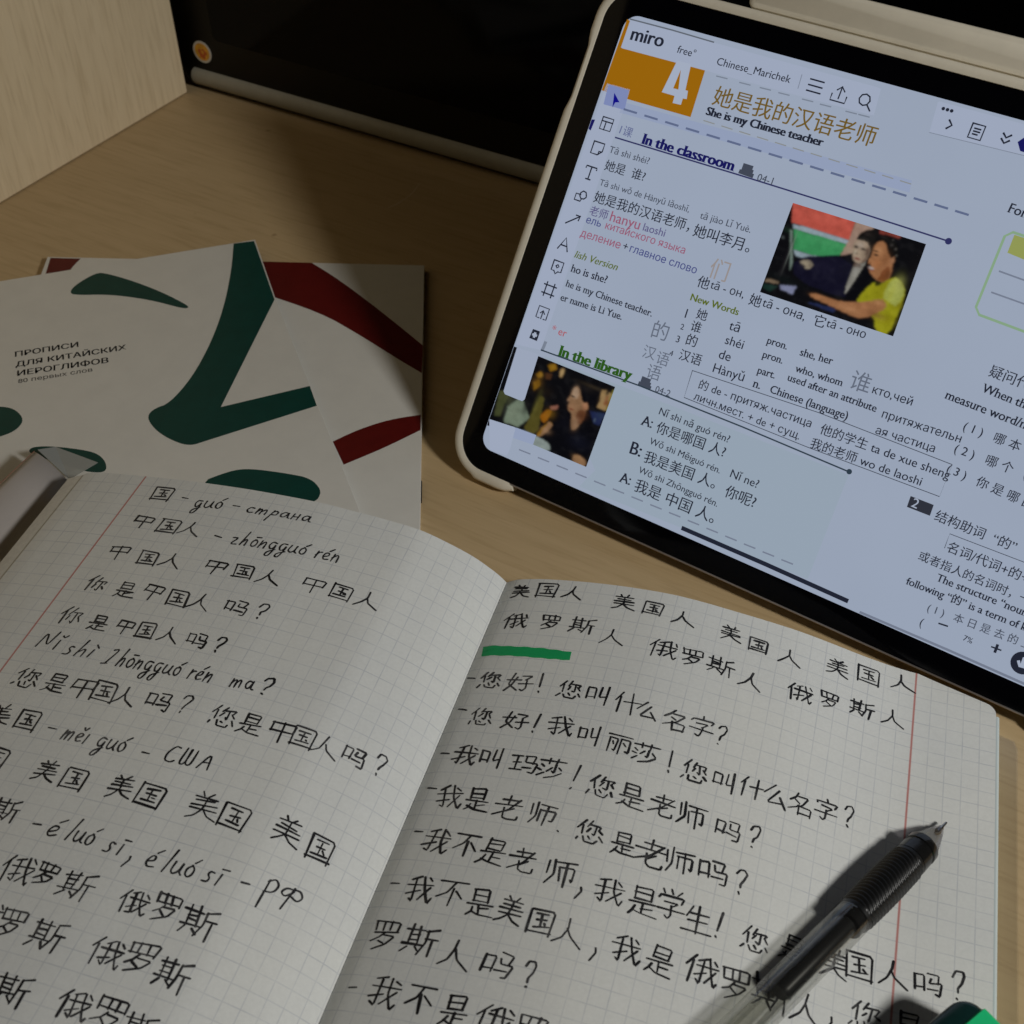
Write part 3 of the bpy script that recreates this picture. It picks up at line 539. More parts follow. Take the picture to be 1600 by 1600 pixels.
LINE = [
[[[1.73,158.83],[17.87,158.98],[33.73,158.74]],0.45,"grey",5],[[[66.8,156.22],[67.18,151.9]],0.25,"faint",5],[[[112.58,149.81],[147.53,151.03]],0.2,"faint",5],
[[[70.15,155.75],[74.75,155.75]],0.5,"k",5],[[[70.15,153.91],[74.75,153.91]],0.5,"k",5],[[[70.15,152.07],[74.75,152.07]],0.5,"k",5],
[[[78.58,153.21],[78.58,151.21],[83.58,151.21],[83.58,153.21]],0.45,"k",5],[[[81.08,152.21],[81.08,155.96]],0.45,"k",5],
[[[79.83,154.71],[81.08,155.96],[82.33,154.71]],0.45,"k",5],
[[[91.19,154.0],[90.67,152.72],[89.39,152.2],[88.11,152.72],[87.59,154.0],[88.11,155.28],[89.39,155.8],[90.67,155.28],[91.19,154.0]],0.5,"k",5],
[[[90.63,152.76],[92.19,151.2]],0.5,"k",5],[[[38.95,148.63],[42.72,148.74]],0.4,"faint",5],[[[47.47,148.68],[51.18,148.78]],0.4,"faint",5],
[[[54.86,148.89],[58.52,149.0]],0.4,"faint",5],[[[61.54,148.94],[65.15,149.04]],0.4,"faint",5],[[[69.92,149.04],[73.48,149.14]],0.4,"faint",5],
[[[76.21,149.03],[79.73,149.13]],0.4,"faint",5],[[[85.05,149.1],[88.51,149.2]],0.4,"faint",5],[[[89.37,149.22],[92.8,149.32]],0.4,"faint",5],
[[[10.87,129.77],[15.44,129.77]],0.7,"dash",5],[[[19.07,129.76],[23.58,129.76]],0.7,"dash",5],[[[27.16,129.74],[31.61,129.74]],0.7,"dash",5],
[[[35.14,129.73],[39.52,129.73]],0.7,"dash",5],[[[43.0,129.72],[47.33,129.72]],0.7,"dash",5],[[[50.76,129.71],[55.02,129.7]],0.7,"dash",5],
[[[58.41,129.69],[62.62,129.69]],0.7,"dash",5],[[[65.96,129.68],[70.11,129.68]],0.7,"dash",5],[[[73.41,129.67],[77.5,129.67]],0.7,"dash",5],
[[[80.76,129.66],[84.8,129.65]],0.7,"dash",5],[[[88.01,129.64],[91.99,129.64]],0.7,"dash",5],[[[95.16,129.63],[99.1,129.63]],0.7,"dash",5],
[[[102.22,129.62],[106.11,129.62]],0.7,"dash",5],[[[109.2,129.61],[113.03,129.61]],0.7,"dash",5],[[[116.08,129.6],[119.86,129.6]],0.7,"dash",5],
[[[122.87,129.59],[126.61,129.59]],0.7,"dash",5],[[[129.58,129.58],[133.27,129.57]],0.7,"dash",5],[[[40.05,133.79],[43.92,133.75]],0.35,"golddash",5],
[[[46.77,133.76],[50.59,133.72]],0.35,"golddash",5],[[[53.4,133.73],[57.18,133.69]],0.35,"golddash",5],[[[59.96,133.7],[63.69,133.66]],0.35,"golddash",5],
[[[66.44,133.67],[70.13,133.63]],0.35,"golddash",5],[[[72.84,133.64],[76.49,133.6]],0.35,"golddash",5],[[[79.18,133.61],[82.78,133.57]],0.35,"golddash",5],
[[[85.44,133.58],[89.0,133.55]],0.35,"golddash",5],[[[91.63,133.55],[95.15,133.52]],0.35,"golddash",5],[[[97.75,133.52],[101.23,133.49]],0.35,"golddash",5],
[[[103.8,133.5],[107.24,133.46]],0.35,"golddash",5],[[[109.78,133.47],[113.19,133.43]],0.35,"golddash",5],
[[[4.12,125.41],[8.32,125.41],[8.32,121.21],[4.12,121.21],[4.12,125.41]],0.45,"k",5],[[[4.12,124.05],[8.32,124.05]],0.45,"k",5],[[[5.8,124.05],[5.8,121.21]],0.45,"k",5],
[[[3.91,116.69],[8.11,116.69],[8.11,113.96],[6.64,112.49],[3.91,112.49],[3.91,116.69]],0.5,"k",5],[[[7.9,113.75],[6.85,113.75],[6.85,112.7]],0.5,"k",5],
[[[4.17,107.39],[4.17,108.02],[8.37,108.02],[8.37,107.39]],0.5,"k",5],[[[6.27,108.02],[6.27,103.61]],0.5,"k",5],[[[5.43,103.61],[7.11,103.61]],0.5,"k",5],
[[[7.82,98.14],[7.34,99.1],[6.22,99.26],[5.42,98.46],[5.42,97.34],[6.22,96.54],[7.34,96.7],[7.98,97.5],[7.82,98.14]],0.5,"k",5],
[[[5.58,97.82],[3.82,97.82],[3.82,95.58],[6.22,95.58],[6.38,96.54]],0.5,"k",5],[[[3.65,86.89],[8.27,90.63]],0.5,"k",5],
[[[6.73,90.63],[8.27,90.63],[8.05,89.09]],0.5,"k",5],[[[3.88,77.64],[5.86,82.04],[7.84,77.64]],0.5,"k",5],[[[4.98,79.18],[6.74,79.18]],0.5,"k",5],
[[[4.19,73.39],[8.19,73.39],[8.19,69.79],[6.99,69.79],[6.19,68.79],[5.39,69.79],[4.19,69.79],[4.19,73.39]],0.5,"k",5],
[[[5.59,71.59],[6.19,72.19],[6.79,71.59],[6.19,70.99],[5.59,71.59]],0.5,"k",5],[[[3.58,64.24],[8.52,64.24]],0.5,"k",5],[[[3.58,61.2],[8.52,61.2]],0.5,"k",5],
[[[4.53,65.19],[4.53,60.25]],0.5,"k",5],[[[7.57,65.19],[7.57,60.25]],0.5,"k",5],
[[[5.79,52.12],[4.53,52.12],[4.53,56.32],[8.73,56.32],[8.73,52.12],[7.68,52.12]],0.45,"k",5],[[[6.63,52.12],[6.63,54.85]],0.45,"k",5],
[[[5.79,54.01],[6.63,55.06],[7.47,54.01]],0.45,"k",5],[[[5.94,45.77],[7.02,45.77]],0.9,"white",5],[[[6.48,46.31],[6.48,45.23]],0.9,"white",5],
[[[11.17,119.91],[57.37,120.36],[96.21,120.47],[130.92,120.29]],0.5,"ink",5],[[[59.3,123.77],[61.54,123.77]],1.4,"grey2",5],[[[59.3,122.51],[62.1,122.51]],1.4,"grey2",5],
[[[58.74,121.53],[62.66,121.39]],1.4,"grey2",5],[[[67.28,54.25],[113.25,56.25],[158.55,56.01],[158.81,45.17],[113.5,44.36],[67.88,44.65],[67.28,54.25]],0.22,"k",5],
[[[10.98,41.61],[51.27,42.73],[90.81,42.64],[129.41,41.86]],0.5,"ink2",5],[[[51.56,45.54],[53.64,45.54]],1.4,"grey2",5],[[[51.56,44.37],[54.16,44.37]],1.4,"grey2",5],
[[[51.04,43.46],[54.68,43.33]],1.4,"grey2",5],[[[11.5,44.49],[11.37,42.0]],1.2,"faint",5],[[[15.86,4.74],[20.26,4.87]],0.5,"faint2",5],
[[[23.95,4.85],[28.29,4.98]],0.5,"faint2",5],[[[31.92,4.96],[36.21,5.09]],0.5,"faint2",5],[[[39.8,5.07],[44.03,5.2]],0.5,"faint2",5],
[[[47.57,5.18],[51.75,5.3]],0.5,"faint2",5],[[[55.24,5.28],[59.37,5.41]],0.5,"faint2",5],[[[62.82,5.39],[66.89,5.51]],0.5,"faint2",5],
[[[70.29,5.49],[74.31,5.61]],0.5,"faint2",5],[[[77.68,5.59],[81.65,5.71]],0.5,"faint2",5],[[[84.97,5.69],[88.89,5.81]],0.5,"faint2",5],
[[[92.17,5.79],[96.04,5.91]],0.5,"faint2",5],[[[99.28,5.89],[103.1,6.0]],0.5,"faint2",5],[[[106.3,5.98],[110.07,6.1]],0.5,"faint2",5],
[[[113.23,6.08],[116.96,6.19]],0.5,"faint2",5],[[[120.08,6.17],[123.77,6.29]],0.5,"faint2",5],[[[84.39,2.4],[115.19,2.56],[144.55,2.32]],1.5,"k",6],
[[[153.39,128.4],[148.0,128.53],[146.15,126.73],[146.46,103.96],[148.26,102.07],[162.52,101.6]],0.8,"lime",5],[[[148.84,116.34],[160.54,115.9]],0.5,"faint2",5],
[[[149.19,109.65],[163.29,109.27]],0.5,"faint2",5],[[[193.66,36.02],[166.16,35.45],[166.43,30.69]],0.2,"k",5],[[[150.4,0.58],[179.51,0.88],[212.24,0.8]],0.8,"faint2",4],
[[[200.23,6.49],[200.98,5.44],[202.33,5.59],[202.63,7.24]],0.9,"white",5],[[[201.43,6.04],[201.28,7.99]],0.9,"white",5],[[[202.18,6.04],[202.18,7.69]],0.9,"white",5],
[[[117.07,154.9],[118.33,153.64],[117.07,152.38]],0.6,"k",5],[[[124.17,155.97],[128.13,155.97],[128.13,151.57],[124.17,151.57],[124.17,155.97]],0.5,"k",5],
[[[125.27,154.65],[127.03,154.65]],0.5,"k",5],[[[125.27,153.77],[127.03,153.77]],0.5,"k",5],[[[125.27,152.89],[126.59,152.89]],0.5,"k",5],
[[[133.97,155.43],[135.14,154.39],[136.31,155.43]],0.6,"k",5],[[[133.97,153.74],[135.14,152.7],[136.31,153.74]],0.6,"k",5],
[[[4.8,34.23],[5.88,35.85],[7.32,35.85],[8.4,34.59]],0.6,"lavtxt",5],[[[4.8,36.03],[4.8,34.23],[6.24,34.23]],0.6,"lavtxt",5],
[[[8.51,25.35],[7.43,26.97],[5.99,26.97],[4.91,25.71]],0.6,"lavtxt",5],[[[8.51,27.15],[8.51,25.35],[7.07,25.35]],0.6,"lavtxt",5],[[[4.4,7.92],[8.48,7.92]],0.6,"k",5],
[[[4.4,5.2],[8.48,5.2]],0.6,"k",5],[[[5.08,8.6],[5.08,4.52]],0.6,"k",5],[[[7.8,8.6],[7.8,4.52]],0.6,"k",5],[[[5.59,7.24],[7.29,5.88]],0.6,"k",5],
]
BLOB = [
["p1",105.55,110.96,1.26,1.05,[152,140,128],0.7],["p1",108.29,109.19,0.92,2.11,[84,68,58],0.6],["p1",104.46,109.96,0.67,0.39,[40,30,26],0.8],
["p1",106.7,110.01,0.76,0.42,[44,34,30],0.8],["p1",104.74,108.5,0.42,0.93,[150,138,124],0.6],["p1",106.08,106.63,0.93,0.34,[104,56,50],0.8],
["p1",106.48,114.77,1.67,0.58,[34,30,28],0.7],["p1",107.29,104.45,1.26,0.59,[70,56,48],0.7],["p1",95.58,101.1,5.58,1.93,[24,22,40],0.6],
["p1",103.79,102.42,2.54,2.97,[18,18,30],0.6],["p1",107.12,102.62,0.84,2.12,[140,138,132],0.5],["p1",90.89,100.02,1.14,0.77,[150,138,116],0.6],
["p1",92.37,99.83,0.61,0.43,[90,78,62],0.6],["p1",111.55,111.11,1.45,1.25,[160,116,80],0.7],["p1",112.73,107.1,1.25,1.26,[150,96,60],0.6],
["p1",114.78,108.64,1.24,2.3,[104,64,38],0.55],["p1",111.37,109.57,0.67,0.35,[30,18,14],0.85],["p1",110.91,110.69,0.83,0.25,[40,24,18],0.7],
["p1",111.42,105.26,0.83,0.34,[160,140,130],0.8],["p1",111.94,104.64,0.76,0.25,[112,48,40],0.7],["p1",110.12,107.14,0.34,0.84,[160,112,76],0.6],
["p1",117.15,105.02,0.99,1.67,[90,54,30],0.6],["p1",114.85,113.91,0.58,0.5,[60,56,54],0.6],["p1",116.5,113.13,0.41,0.42,[80,76,72],0.6],
["p1",117.48,111.26,0.37,0.37,[90,86,80],0.5],["p1",111.55,115.49,1.24,0.42,[40,34,32],0.6],["p1",114.61,115.58,0.34,0.34,[66,62,60],0.5],
["p1",121.53,102.95,1.63,2.51,[166,168,92],0.6],["p1",117.01,98.8,2.07,2.53,[112,108,12],0.6],["p1",122.53,91.81,2.88,2.1,[116,110,10],0.6],
["p1",124.45,96.89,1.23,1.25,[104,98,10],0.6],["p1",120.46,99.07,0.83,3.35,[150,150,50],0.4],["p1",109.38,90.88,3.8,1.07,[160,116,82],0.5],
["p1",118.52,91.77,2.91,1.1,[96,60,38],0.6],["p1",98.62,91.29,2.15,0.69,[150,104,70],0.5],["p1",117.8,95.74,1.66,0.58,[156,112,80],0.5],
["p1",84.15,99.2,0.62,6.06,[30,26,30],0.6],["p1",84.38,103.34,0.26,5.17,[120,130,122],0.5],["p1",85.73,92.9,5.28,1.31,[12,18,18],0.6],
["p1",93.11,108.36,8.54,0.85,[70,140,92],0.3],["p1",90.24,115.47,7.69,1.02,[182,88,74],0.4],["p1",124.6,108.34,2.43,6.66,[14,12,14],0.6],
["p1",112.1,117.41,2.46,0.42,[90,46,40],0.6],["p2",29.08,32.21,1.12,1.72,[150,126,104],0.8],["p2",29.64,26.92,1.22,0.94,[132,98,72],0.6],
["p2",34.13,26.33,1.86,1.72,[84,50,30],0.6],["p2",27.46,28.62,0.47,0.6,[140,110,86],0.6],["p2",28.68,30.41,0.75,0.3,[36,26,20],0.8],
["p2",29.78,25.91,0.93,0.26,[96,50,40],0.7],["p2",34.36,28.93,0.75,0.77,[146,106,80],0.6],["p2",33.14,21.81,1.21,2.15,[140,110,86],0.6],
["p2",33.95,24.88,1.86,1.03,[70,40,24],0.6],["p2",33.57,34.79,2.76,1.28,[30,26,24],0.5],["p2",36.95,15.91,4.19,2.58,[16,18,30],0.6],
["p2",29.19,20.29,2.83,2.16,[14,14,22],0.5],["p2",38.55,10.52,1.88,0.86,[140,106,70],0.5],["p2",13.61,30.16,1.92,2.17,[96,66,20],0.6],
["p2",14.02,33.08,0.95,0.95,[140,104,40],0.6],["p2",17.4,37.53,1.14,0.86,[140,106,30],0.6],["p2",21.74,36.82,0.66,1.12,[156,132,90],0.7],
["p2",16.87,33.66,0.95,0.86,[70,40,20],0.6],["p2",18.01,28.09,2.86,2.17,[30,22,14],0.5],["p2",22.62,21.49,1.9,1.74,[110,80,20],0.5],
["p2",23.04,15.14,1.91,1.05,[140,110,84],0.5],["p2",8.76,17.15,2.93,3.51,[112,122,104],0.5],["p2",5.34,20.56,1.47,2.2,[60,64,40],0.5],
["p2",16.3,21.88,0.96,4.79,[90,86,40],0.5],["p2",12.68,20.51,1.16,2.62,[20,18,18],0.7],["p2",40.41,33.71,1.38,2.13,[146,120,84],0.5],
["p2",42.32,32.61,0.91,1.27,[110,60,30],0.6],["p2",41.3,27.68,1.83,1.1,[40,52,70],0.5],["p2",34.99,36.22,5.5,0.68,[60,50,34],0.4],
]
BOOKPTS = {"green":[[-209.36,261.43],[-48.61,310.26],[-55.54,329.7],[-102.23,457.93],[-117.46,503.35],[-278.21,454.53]],
 "red":[[-202.03,279.15],[-31.46,272.5],[-39.68,487.34],[-210.25,493.99]],
 "green_shapes":[[[-191.83,463.96],[-191.64,465.5],[-191.05,467.26],[-190.05,469.23],[-188.64,471.43],[-186.81,473.85],[-185.14,475.65],[-183.64,476.81],[-182.31,477.33],[-181.15,477.2],[-179.51,476.77],[-177.41,476.04],[-174.83,475.0],[-171.79,473.66],[-168.62,472.15],[-165.32,470.46],[-161.89,468.59],[-158.34,466.56],[-154.87,464.45],[-151.49,462.26],[-148.2,459.99],[-145.0,457.65],[-142.48,455.73],[-140.62,454.22],[-139.43,453.12],[-138.9,452.43],[-138.68,451.89],[-138.78,451.49],[-139.2,451.23],[-139.93,451.11],[-141.22,451.34],[-143.07,451.92],[-145.49,452.84],[-148.48,454.11],[-151.45,455.27],[-154.41,456.31],[-157.35,457.25],[-160.28,458.06],[-163.19,458.8],[-166.1,459.44],[-168.98,460.0],[-171.86,460.47],[-174.7,460.79],[-177.51,460.97],[-180.29,461.0],[-183.04,460.89],[-185.41,460.86],[-187.4,460.92],[-189.01,461.06],[-190.25,461.3],[-191.13,461.86],[-191.66,462.74]],
 [[-126.65,500.42],[-117.62,502.5],[-102.43,457.4],[-114.29,386.17],[-80.8,399.11],[-76.69,386.92],[-100.03,374.96],[-110.41,369.63],[-115.92,366.79],[-119.16,365.11],[-120.17,364.56],[-121.23,364.22],[-122.37,364.09],[-123.56,364.16],[-124.83,364.43],[-126.3,364.98],[-127.97,365.79],[-129.86,366.89],[-131.95,368.26],[-133.86,369.71],[-135.6,371.23],[-137.15,372.83],[-138.53,374.51],[-139.65,376.05],[-140.52,377.46],[-141.13,378.73],[-141.48,379.87],[-141.62,380.96],[-141.55,382.01],[-141.26,383.01],[-140.76,383.97],[-140.06,384.88],[-139.17,385.74],[-138.07,386.56],[-136.77,387.33],[-135.43,388.88],[-134.03,391.22],[-132.58,394.37],[-131.07,398.33],[-129.69,402.72],[-128.44,407.55],[-127.32,412.82],[-126.34,418.57],[-125.5,424.41],[-124.82,430.34],[-124.29,436.37],[-123.93,442.49],[-123.72,448.85],[-123.66,455.46],[-123.77,462.33],[-124.04,469.48],[-124.38,476.12],[-124.79,482.25],[-125.41,489.06]],
 [[-203.39,386.35],[-201.65,386.44],[-200.03,386.37],[-198.52,386.13],[-197.12,385.72],[-195.83,385.14],[-194.6,384.37],[-193.44,383.41],[-192.33,382.26],[-191.28,380.93],[-190.53,379.63],[-190.06,378.35],[-189.88,377.1],[-189.99,375.88],[-190.28,374.71],[-190.75,373.6],[-191.4,372.53],[-192.23,371.51],[-193.29,370.56],[-194.59,369.69],[-196.11,368.88],[-197.86,368.15],[-199.51,368.77],[-201.06,370.75],[-202.51,374.11],[-203.89,378.9],[-204.5,382.56],[-204.33,385.05]],
 [[-182.69,361.7],[-182.35,362.24],[-181.67,362.67],[-180.66,362.98],[-179.32,363.18],[-177.64,363.27],[-175.66,363.23],[-173.4,363.05],[-170.85,362.73],[-168.0,362.28],[-165.43,361.8],[-163.13,361.31],[-161.1,360.79],[-159.34,360.25],[-157.74,359.54],[-156.3,358.64],[-155.02,357.57],[-153.89,356.33],[-152.98,355.05],[-152.26,353.73],[-151.75,352.37],[-151.44,350.97],[-151.6,349.92],[-152.22,349.23],[-153.3,348.88],[-154.85,348.88],[-156.37,349.02],[-157.85,349.28],[-159.32,349.67],[-160.75,350.19],[-162.54,350.89],[-164.69,351.76],[-167.21,352.81],[-170.09,354.04],[-172.67,355.14],[-174.96,356.12],[-176.96,356.96],[-178.65,357.67],[-180.04,358.34],[-181.14,358.96],[-181.94,359.54],[-182.45,360.08],[-182.74,360.62],[-182.82,361.16]],
 [[-112.36,345.25],[-110.69,346.28],[-109.07,347.23],[-107.48,348.09],[-105.94,348.87],[-104.43,349.56],[-102.89,350.08],[-101.3,350.43],[-99.67,350.6],[-98.0,350.6],[-95.98,350.45],[-93.61,350.14],[-90.89,349.69],[-87.84,349.08],[-85.0,348.47],[-82.4,347.86],[-80.03,347.26],[-77.88,346.65],[-75.98,345.81],[-74.32,344.74],[-72.9,343.44],[-71.74,341.91],[-70.89,340.47],[-70.37,339.12],[-70.16,337.86],[-70.28,336.68],[-70.46,335.7],[-70.73,334.91],[-71.18,334.21],[-72.13,333.27],[-76.17,328.02],[-108.49,328.03],[-112.03,336.76],[-113.22,340.97],[-113.2,343.47]]],
 "red_shapes":[[[-114.06,490.58],[-90.26,489.56],[-82.53,482.11],[-77.74,477.21],[-73.29,472.38],[-68.35,466.81],[-62.94,460.55],[-57.79,454.46],[-52.86,448.56],[-47.05,441.42],[-37.13,429.05],[-36.77,410.88],[-42.8,416.26],[-46.56,419.68],[-50.04,422.91],[-53.93,426.58],[-58.24,430.68],[-62.59,434.73],[-66.97,438.7],[-71.39,442.61],[-75.84,446.44],[-81.02,450.28],[-86.94,454.13],[-95.45,458.95],[-112.31,467.73]],
 [[-68.96,369.24],[-63.78,373.19],[-60.71,375.33],[-58.05,376.97],[-55.21,378.55],[-52.2,380.06],[-49.2,381.36],[-46.22,382.45],[-42.52,383.5],[-35.88,385.01],[-35.55,375.91],[-43.17,370.06],[-47.44,366.9],[-50.94,364.44],[-55.43,361.47],[-63.58,356.25]],
 [[-208.96,493.51],[-195.19,492.89],[-196.52,488.91],[-197.14,486.71],[-197.51,484.97],[-197.81,482.79],[-198.15,478.91],[-207.83,478.91]]],
 "staple":[[-34.15,348.77],[-33.73,337.86]],
 "text":[["ПРОПИСИ",[-203.66,417.79],[-179.21,424.44],0.012],["ДЛЯ КИТАЙСКИХ",[-201.63,411.21],[-159.06,422.6],0.012],["ИЕРОГЛИФОВ",[-199.43,405.39],[-164.46,414.06],0.012],["80 первых слов",[-197.79,400.82],[-169.73,408.36],0.0]]}
SCRATCH = [[-59.56, 539.93], [-55.47, 543.34], [-51.45, 548.5], [-48.04, 554.32], [-45.62, 561.99]]
PEN_A = [125.49, 199.11, 8.41]
PEN_B = [58.41, 135.61, 19.22]
HL_P = [118.08, 139.68, 20.97]
HL_A = -0.9535


# ------------------------------------------------------------------ desk and cabinet side
mb = MB()
mb.prism(rrect(-700, -860, 800, 0, 2), -22, 0, bev=1.0)
desk = mb.build('desk', M['desk'])
desk.rotation_euler.z = math.radians(-29.05)
ca, sa = math.cos(math.radians(-29.05)), math.sin(math.radians(-29.05))
# back edge of the desk lies 55 mm behind the monitor's foot
desk.location = ((-171.1 - sa*55)*S, (664 + ca*55)*S, 0)
tag(desk, kind='structure')

b = MB()
SCR = [(x-desk.location.x/S, y-desk.location.y/S) for x, y in SCRATCH]
SCR = [(ca*x+sa*y, -sa*x+ca*y) for x, y in SCR]
for k in range(len(SCR)-1):
    (xa, ya), (xb, yb) = SCR[k], SCR[k+1]
    L_ = math.hypot(xb-xa, yb-ya); nx_, ny_ = -(yb-ya)/L_*0.16, (xb-xa)/L_*0.16
    b.face([(xa-nx_, ya-ny_, 0.03), (xb-nx_, yb-ny_, 0.03), (xb+nx_, yb+ny_, 0.03), (xa+nx_, ya+ny_, 0.03)])
b.build('scratch', plain('worn_veneer', (0.72, 0.60, 0.42), 0.6), desk, fix=False)

panel = MB()
panel.prism([(-520, 0), (-6.5, 0), (-6.5, 17), (-520, 17)], 0.7, 520)
pn = panel.build('cabinet_panel', M['panel'])
pn.rotation_euler.z = math.radians(57.72)
pn.location = (-172.9*S, 660.5*S, 0)
tag(pn, 'pale wood-veneer side panel standing upright on the desk left of the black monitor', 'panel')

# ------------------------------------------------------------------ monitor
mon = empty('monitor', (-169.9, 659.6, 0), math.radians(-29.05))
tag(mon, 'black monitor with silver lower trim standing behind the tablet', 'monitor')
def slab_xz(mb, outline, ys, mi=0):
    """outline in (x, z); ys = [(y, inset), ...] from front to back"""
    cx = sum(q[0] for q in outline)/len(outline); cz = sum(q[1] for q in outline)/len(outline)
    rings = []
    for y, d in ys:
        rings.append([(x-(1 if x > cx else -1)*d, y, z-(1 if z > cz else -1)*d) for x, z in outline])
    mb.loft(rings, mi)
mb = MB()
slab_xz(mb, rrect(-11, 0.6, 520, 380, 9, 8), [(0, 2.2), (0.6, 0.9), (2.2, 0), (36, 0), (44, 5)])
sharp(mb.build('frame', M['black_satin'], mon), 50)
mb = MB()
slab_xz(mb, rrect(15, 31, 500, 362, 4, 6), [(-0.5, 0.3), (0.4, 0)])
mb.build('screen', M['black_screen'], mon)
mb = MB()
rows = []
for k in range(9):
    a = math.pi*k/8
    rows.append([(-2.2+0.9*(1-math.sin(a)), 0.3-3.2*math.sin(a), 7.8-4.7*math.cos(a)), (510, 0.3-3.2*math.sin(a), 7.8-4.7*math.cos(a))])
mb.quadgrid(rows)
mb.face([r[0] for r in rows]); mb.face([r[1] for r in rows])
sharp(mb.build('lower_trim', M['silver'], mon), 60)
mb = MB()
def disc(mb, cx, cz, r, y0, y1, mi, wob=0.0, n=40):
    ring = lambda y, q: [(cx+q*(1+wob*math.sin(3*t)+wob*math.sin(5*t+1))*math.cos(t), y, cz+q*(1+wob*math.sin(3*t)+wob*math.sin(5*t+1))*math.sin(t)) for t in [2*math.pi*k/n for k in range(n)]]
    mb.loft([ring(y0, r), ring(y1, r), ], mi)
disc(mb, 6.2, 22.6, 6.0, 0.02, -0.22, 0)
disc(mb, 6.2, 22.6, 4.8, -0.2, -0.27, 1)
disc(mb, 6.4, 21.8, 2.6, -0.25, -0.31, 2, 0.14)
disc(mb, 6.5, 22.6, 0.9, -0.29, -0.35, 1, 0.2)
st = mb.build('sticker', [M['st_w'], M['st_o'], M['st_r']], mon)
tag(st, 'round orange sticker with a pale rim')

# ------------------------------------------------------------------ copybooks
def gz(x, y): return (x, y)
def copybook(name, outline, z0, z1, label, cat, shapes, ink, partname):
    c = (sum(q[0] for q in outline)/len(outline), sum(q[1] for q in outline)/len(outline))
    root = empty(name, (c[0], c[1], z0))
    tag(root, label, cat, 'copybooks lying on the desk')
    loc = [(x-c[0], y-c[1]) for x, y in outline]
    b = MB(); b.prism(loc, 0.0, (z1-z0)*0.40); b.build('pages', M['edge'], root)
    b = MB(); b.prism([(x*1.004, y*1.004) for x, y in loc], (z1-z0)*0.42, z1-z0, bev=0.25); cov = b.build('cover', M['card'], root)
    for s in shapes:
        b = MB()
        q = [(x-c[0], y-c[1]) for x, y in s]
        b.tess([(x, y, z1-z0+0.05) for x, y in q], q)
        b.build(partname, ink, cov)
    return root, cov, c

def smooth_closed(pts, it=2, hard=()):
    """Chaikin rounding, corner indices in `hard` are kept"""
    P = [(q, i in hard) for i, q in enumerate(pts)]
    for _ in range(it):
        out = []
        n = len(P)
        for i in range(n):
            (a, ha), (b, hb) = P[i], P[(i+1) % n]
            if ha: out.append((a, True))
            else: out.append(((a[0]*.75+b[0]*.25, a[1]*.75+b[1]*.25), False))
            if not hb: out.append(((a[0]*.25+b[0]*.75, a[1]*.25+b[1]*.75), False))
        P = out
    return [q for q, _ in P]


RED_Q = BOOKPTS['red']
GREEN_Q = BOOKPTS['green']
_, _, _ = copybook('copybook', RED_Q, 0.2, 3.0, 'white copybook with dark red brush strokes lying under the green one', 'copybook', BOOKPTS['red_shapes'], M['bred'], 'printed_stroke')
groot, GREEN_COVER, GREEN_C = copybook('copybook', GREEN_Q, 3.2, 6.0, 'white copybook with dark green brush strokes and a printed title, lying uppermost', 'copybook', BOOKPTS['green_shapes'], M['bgreen'], 'printed_stroke')
BOOK_H = 2.8
b = MB()
rq = RED_Q; rc = (sum(q[0] for q in rq)/len(rq), sum(q[1] for q in rq)/len(rq))
A, B = BOOKPTS['staple']
ribbon2_pts = [(A[0]-rc[0], A[1]-rc[1]), (B[0]-rc[0], B[1]-rc[1])]
for (xa, ya), (xb, yb) in [ribbon2_pts]:
    b.prism([(xa-0.1, ya), (xa+0.5, ya), (xb+0.5, yb), (xb-0.1, yb)], 0.6, 1.6)
sp_obj = [o for o in COL.objects if o.name == 'copybook'][0]
b.build('staple', M['staple'], sp_obj)
BOOK_TEXT = BOOKPTS['text']


# ------------------------------------------------------------------ flat text from the built-in font
class Lettering:
    def __init__(self): self.jobs = []
    def add(self, s, cb, serif=False, shear=0.0):
        cu = bpy.data.curves.new('lettering', 'FONT')
        cu.body = s; cu.size = 1.0; cu.shear = shear; cu.resolution_u = 3; cu.fill_mode = 'NONE'
        o = bpy.data.objects.new('lettering', cu); COL.objects.link(o)
        self.jobs.append((o, cu, (cb, serif)))
    def run(self):
        bpy.context.view_layer.update()
        dg = bpy.context.evaluated_depsgraph_get()
        for o, cu, (cb, serif) in self.jobs:
            e = o.evaluated_get(dg); me = e.to_mesh()
            vs = [(v.co.x, v.co.y) for v in me.vertices]; ed = [tuple(q.vertices) for q in me.edges]
            e.to_mesh_clear()
            if vs: cb(*fill_outlines(vs, ed, serif))
        for o, cu, cb in self.jobs:
            bpy.data.objects.remove(o); bpy.data.curves.remove(cu)
        self.jobs = []

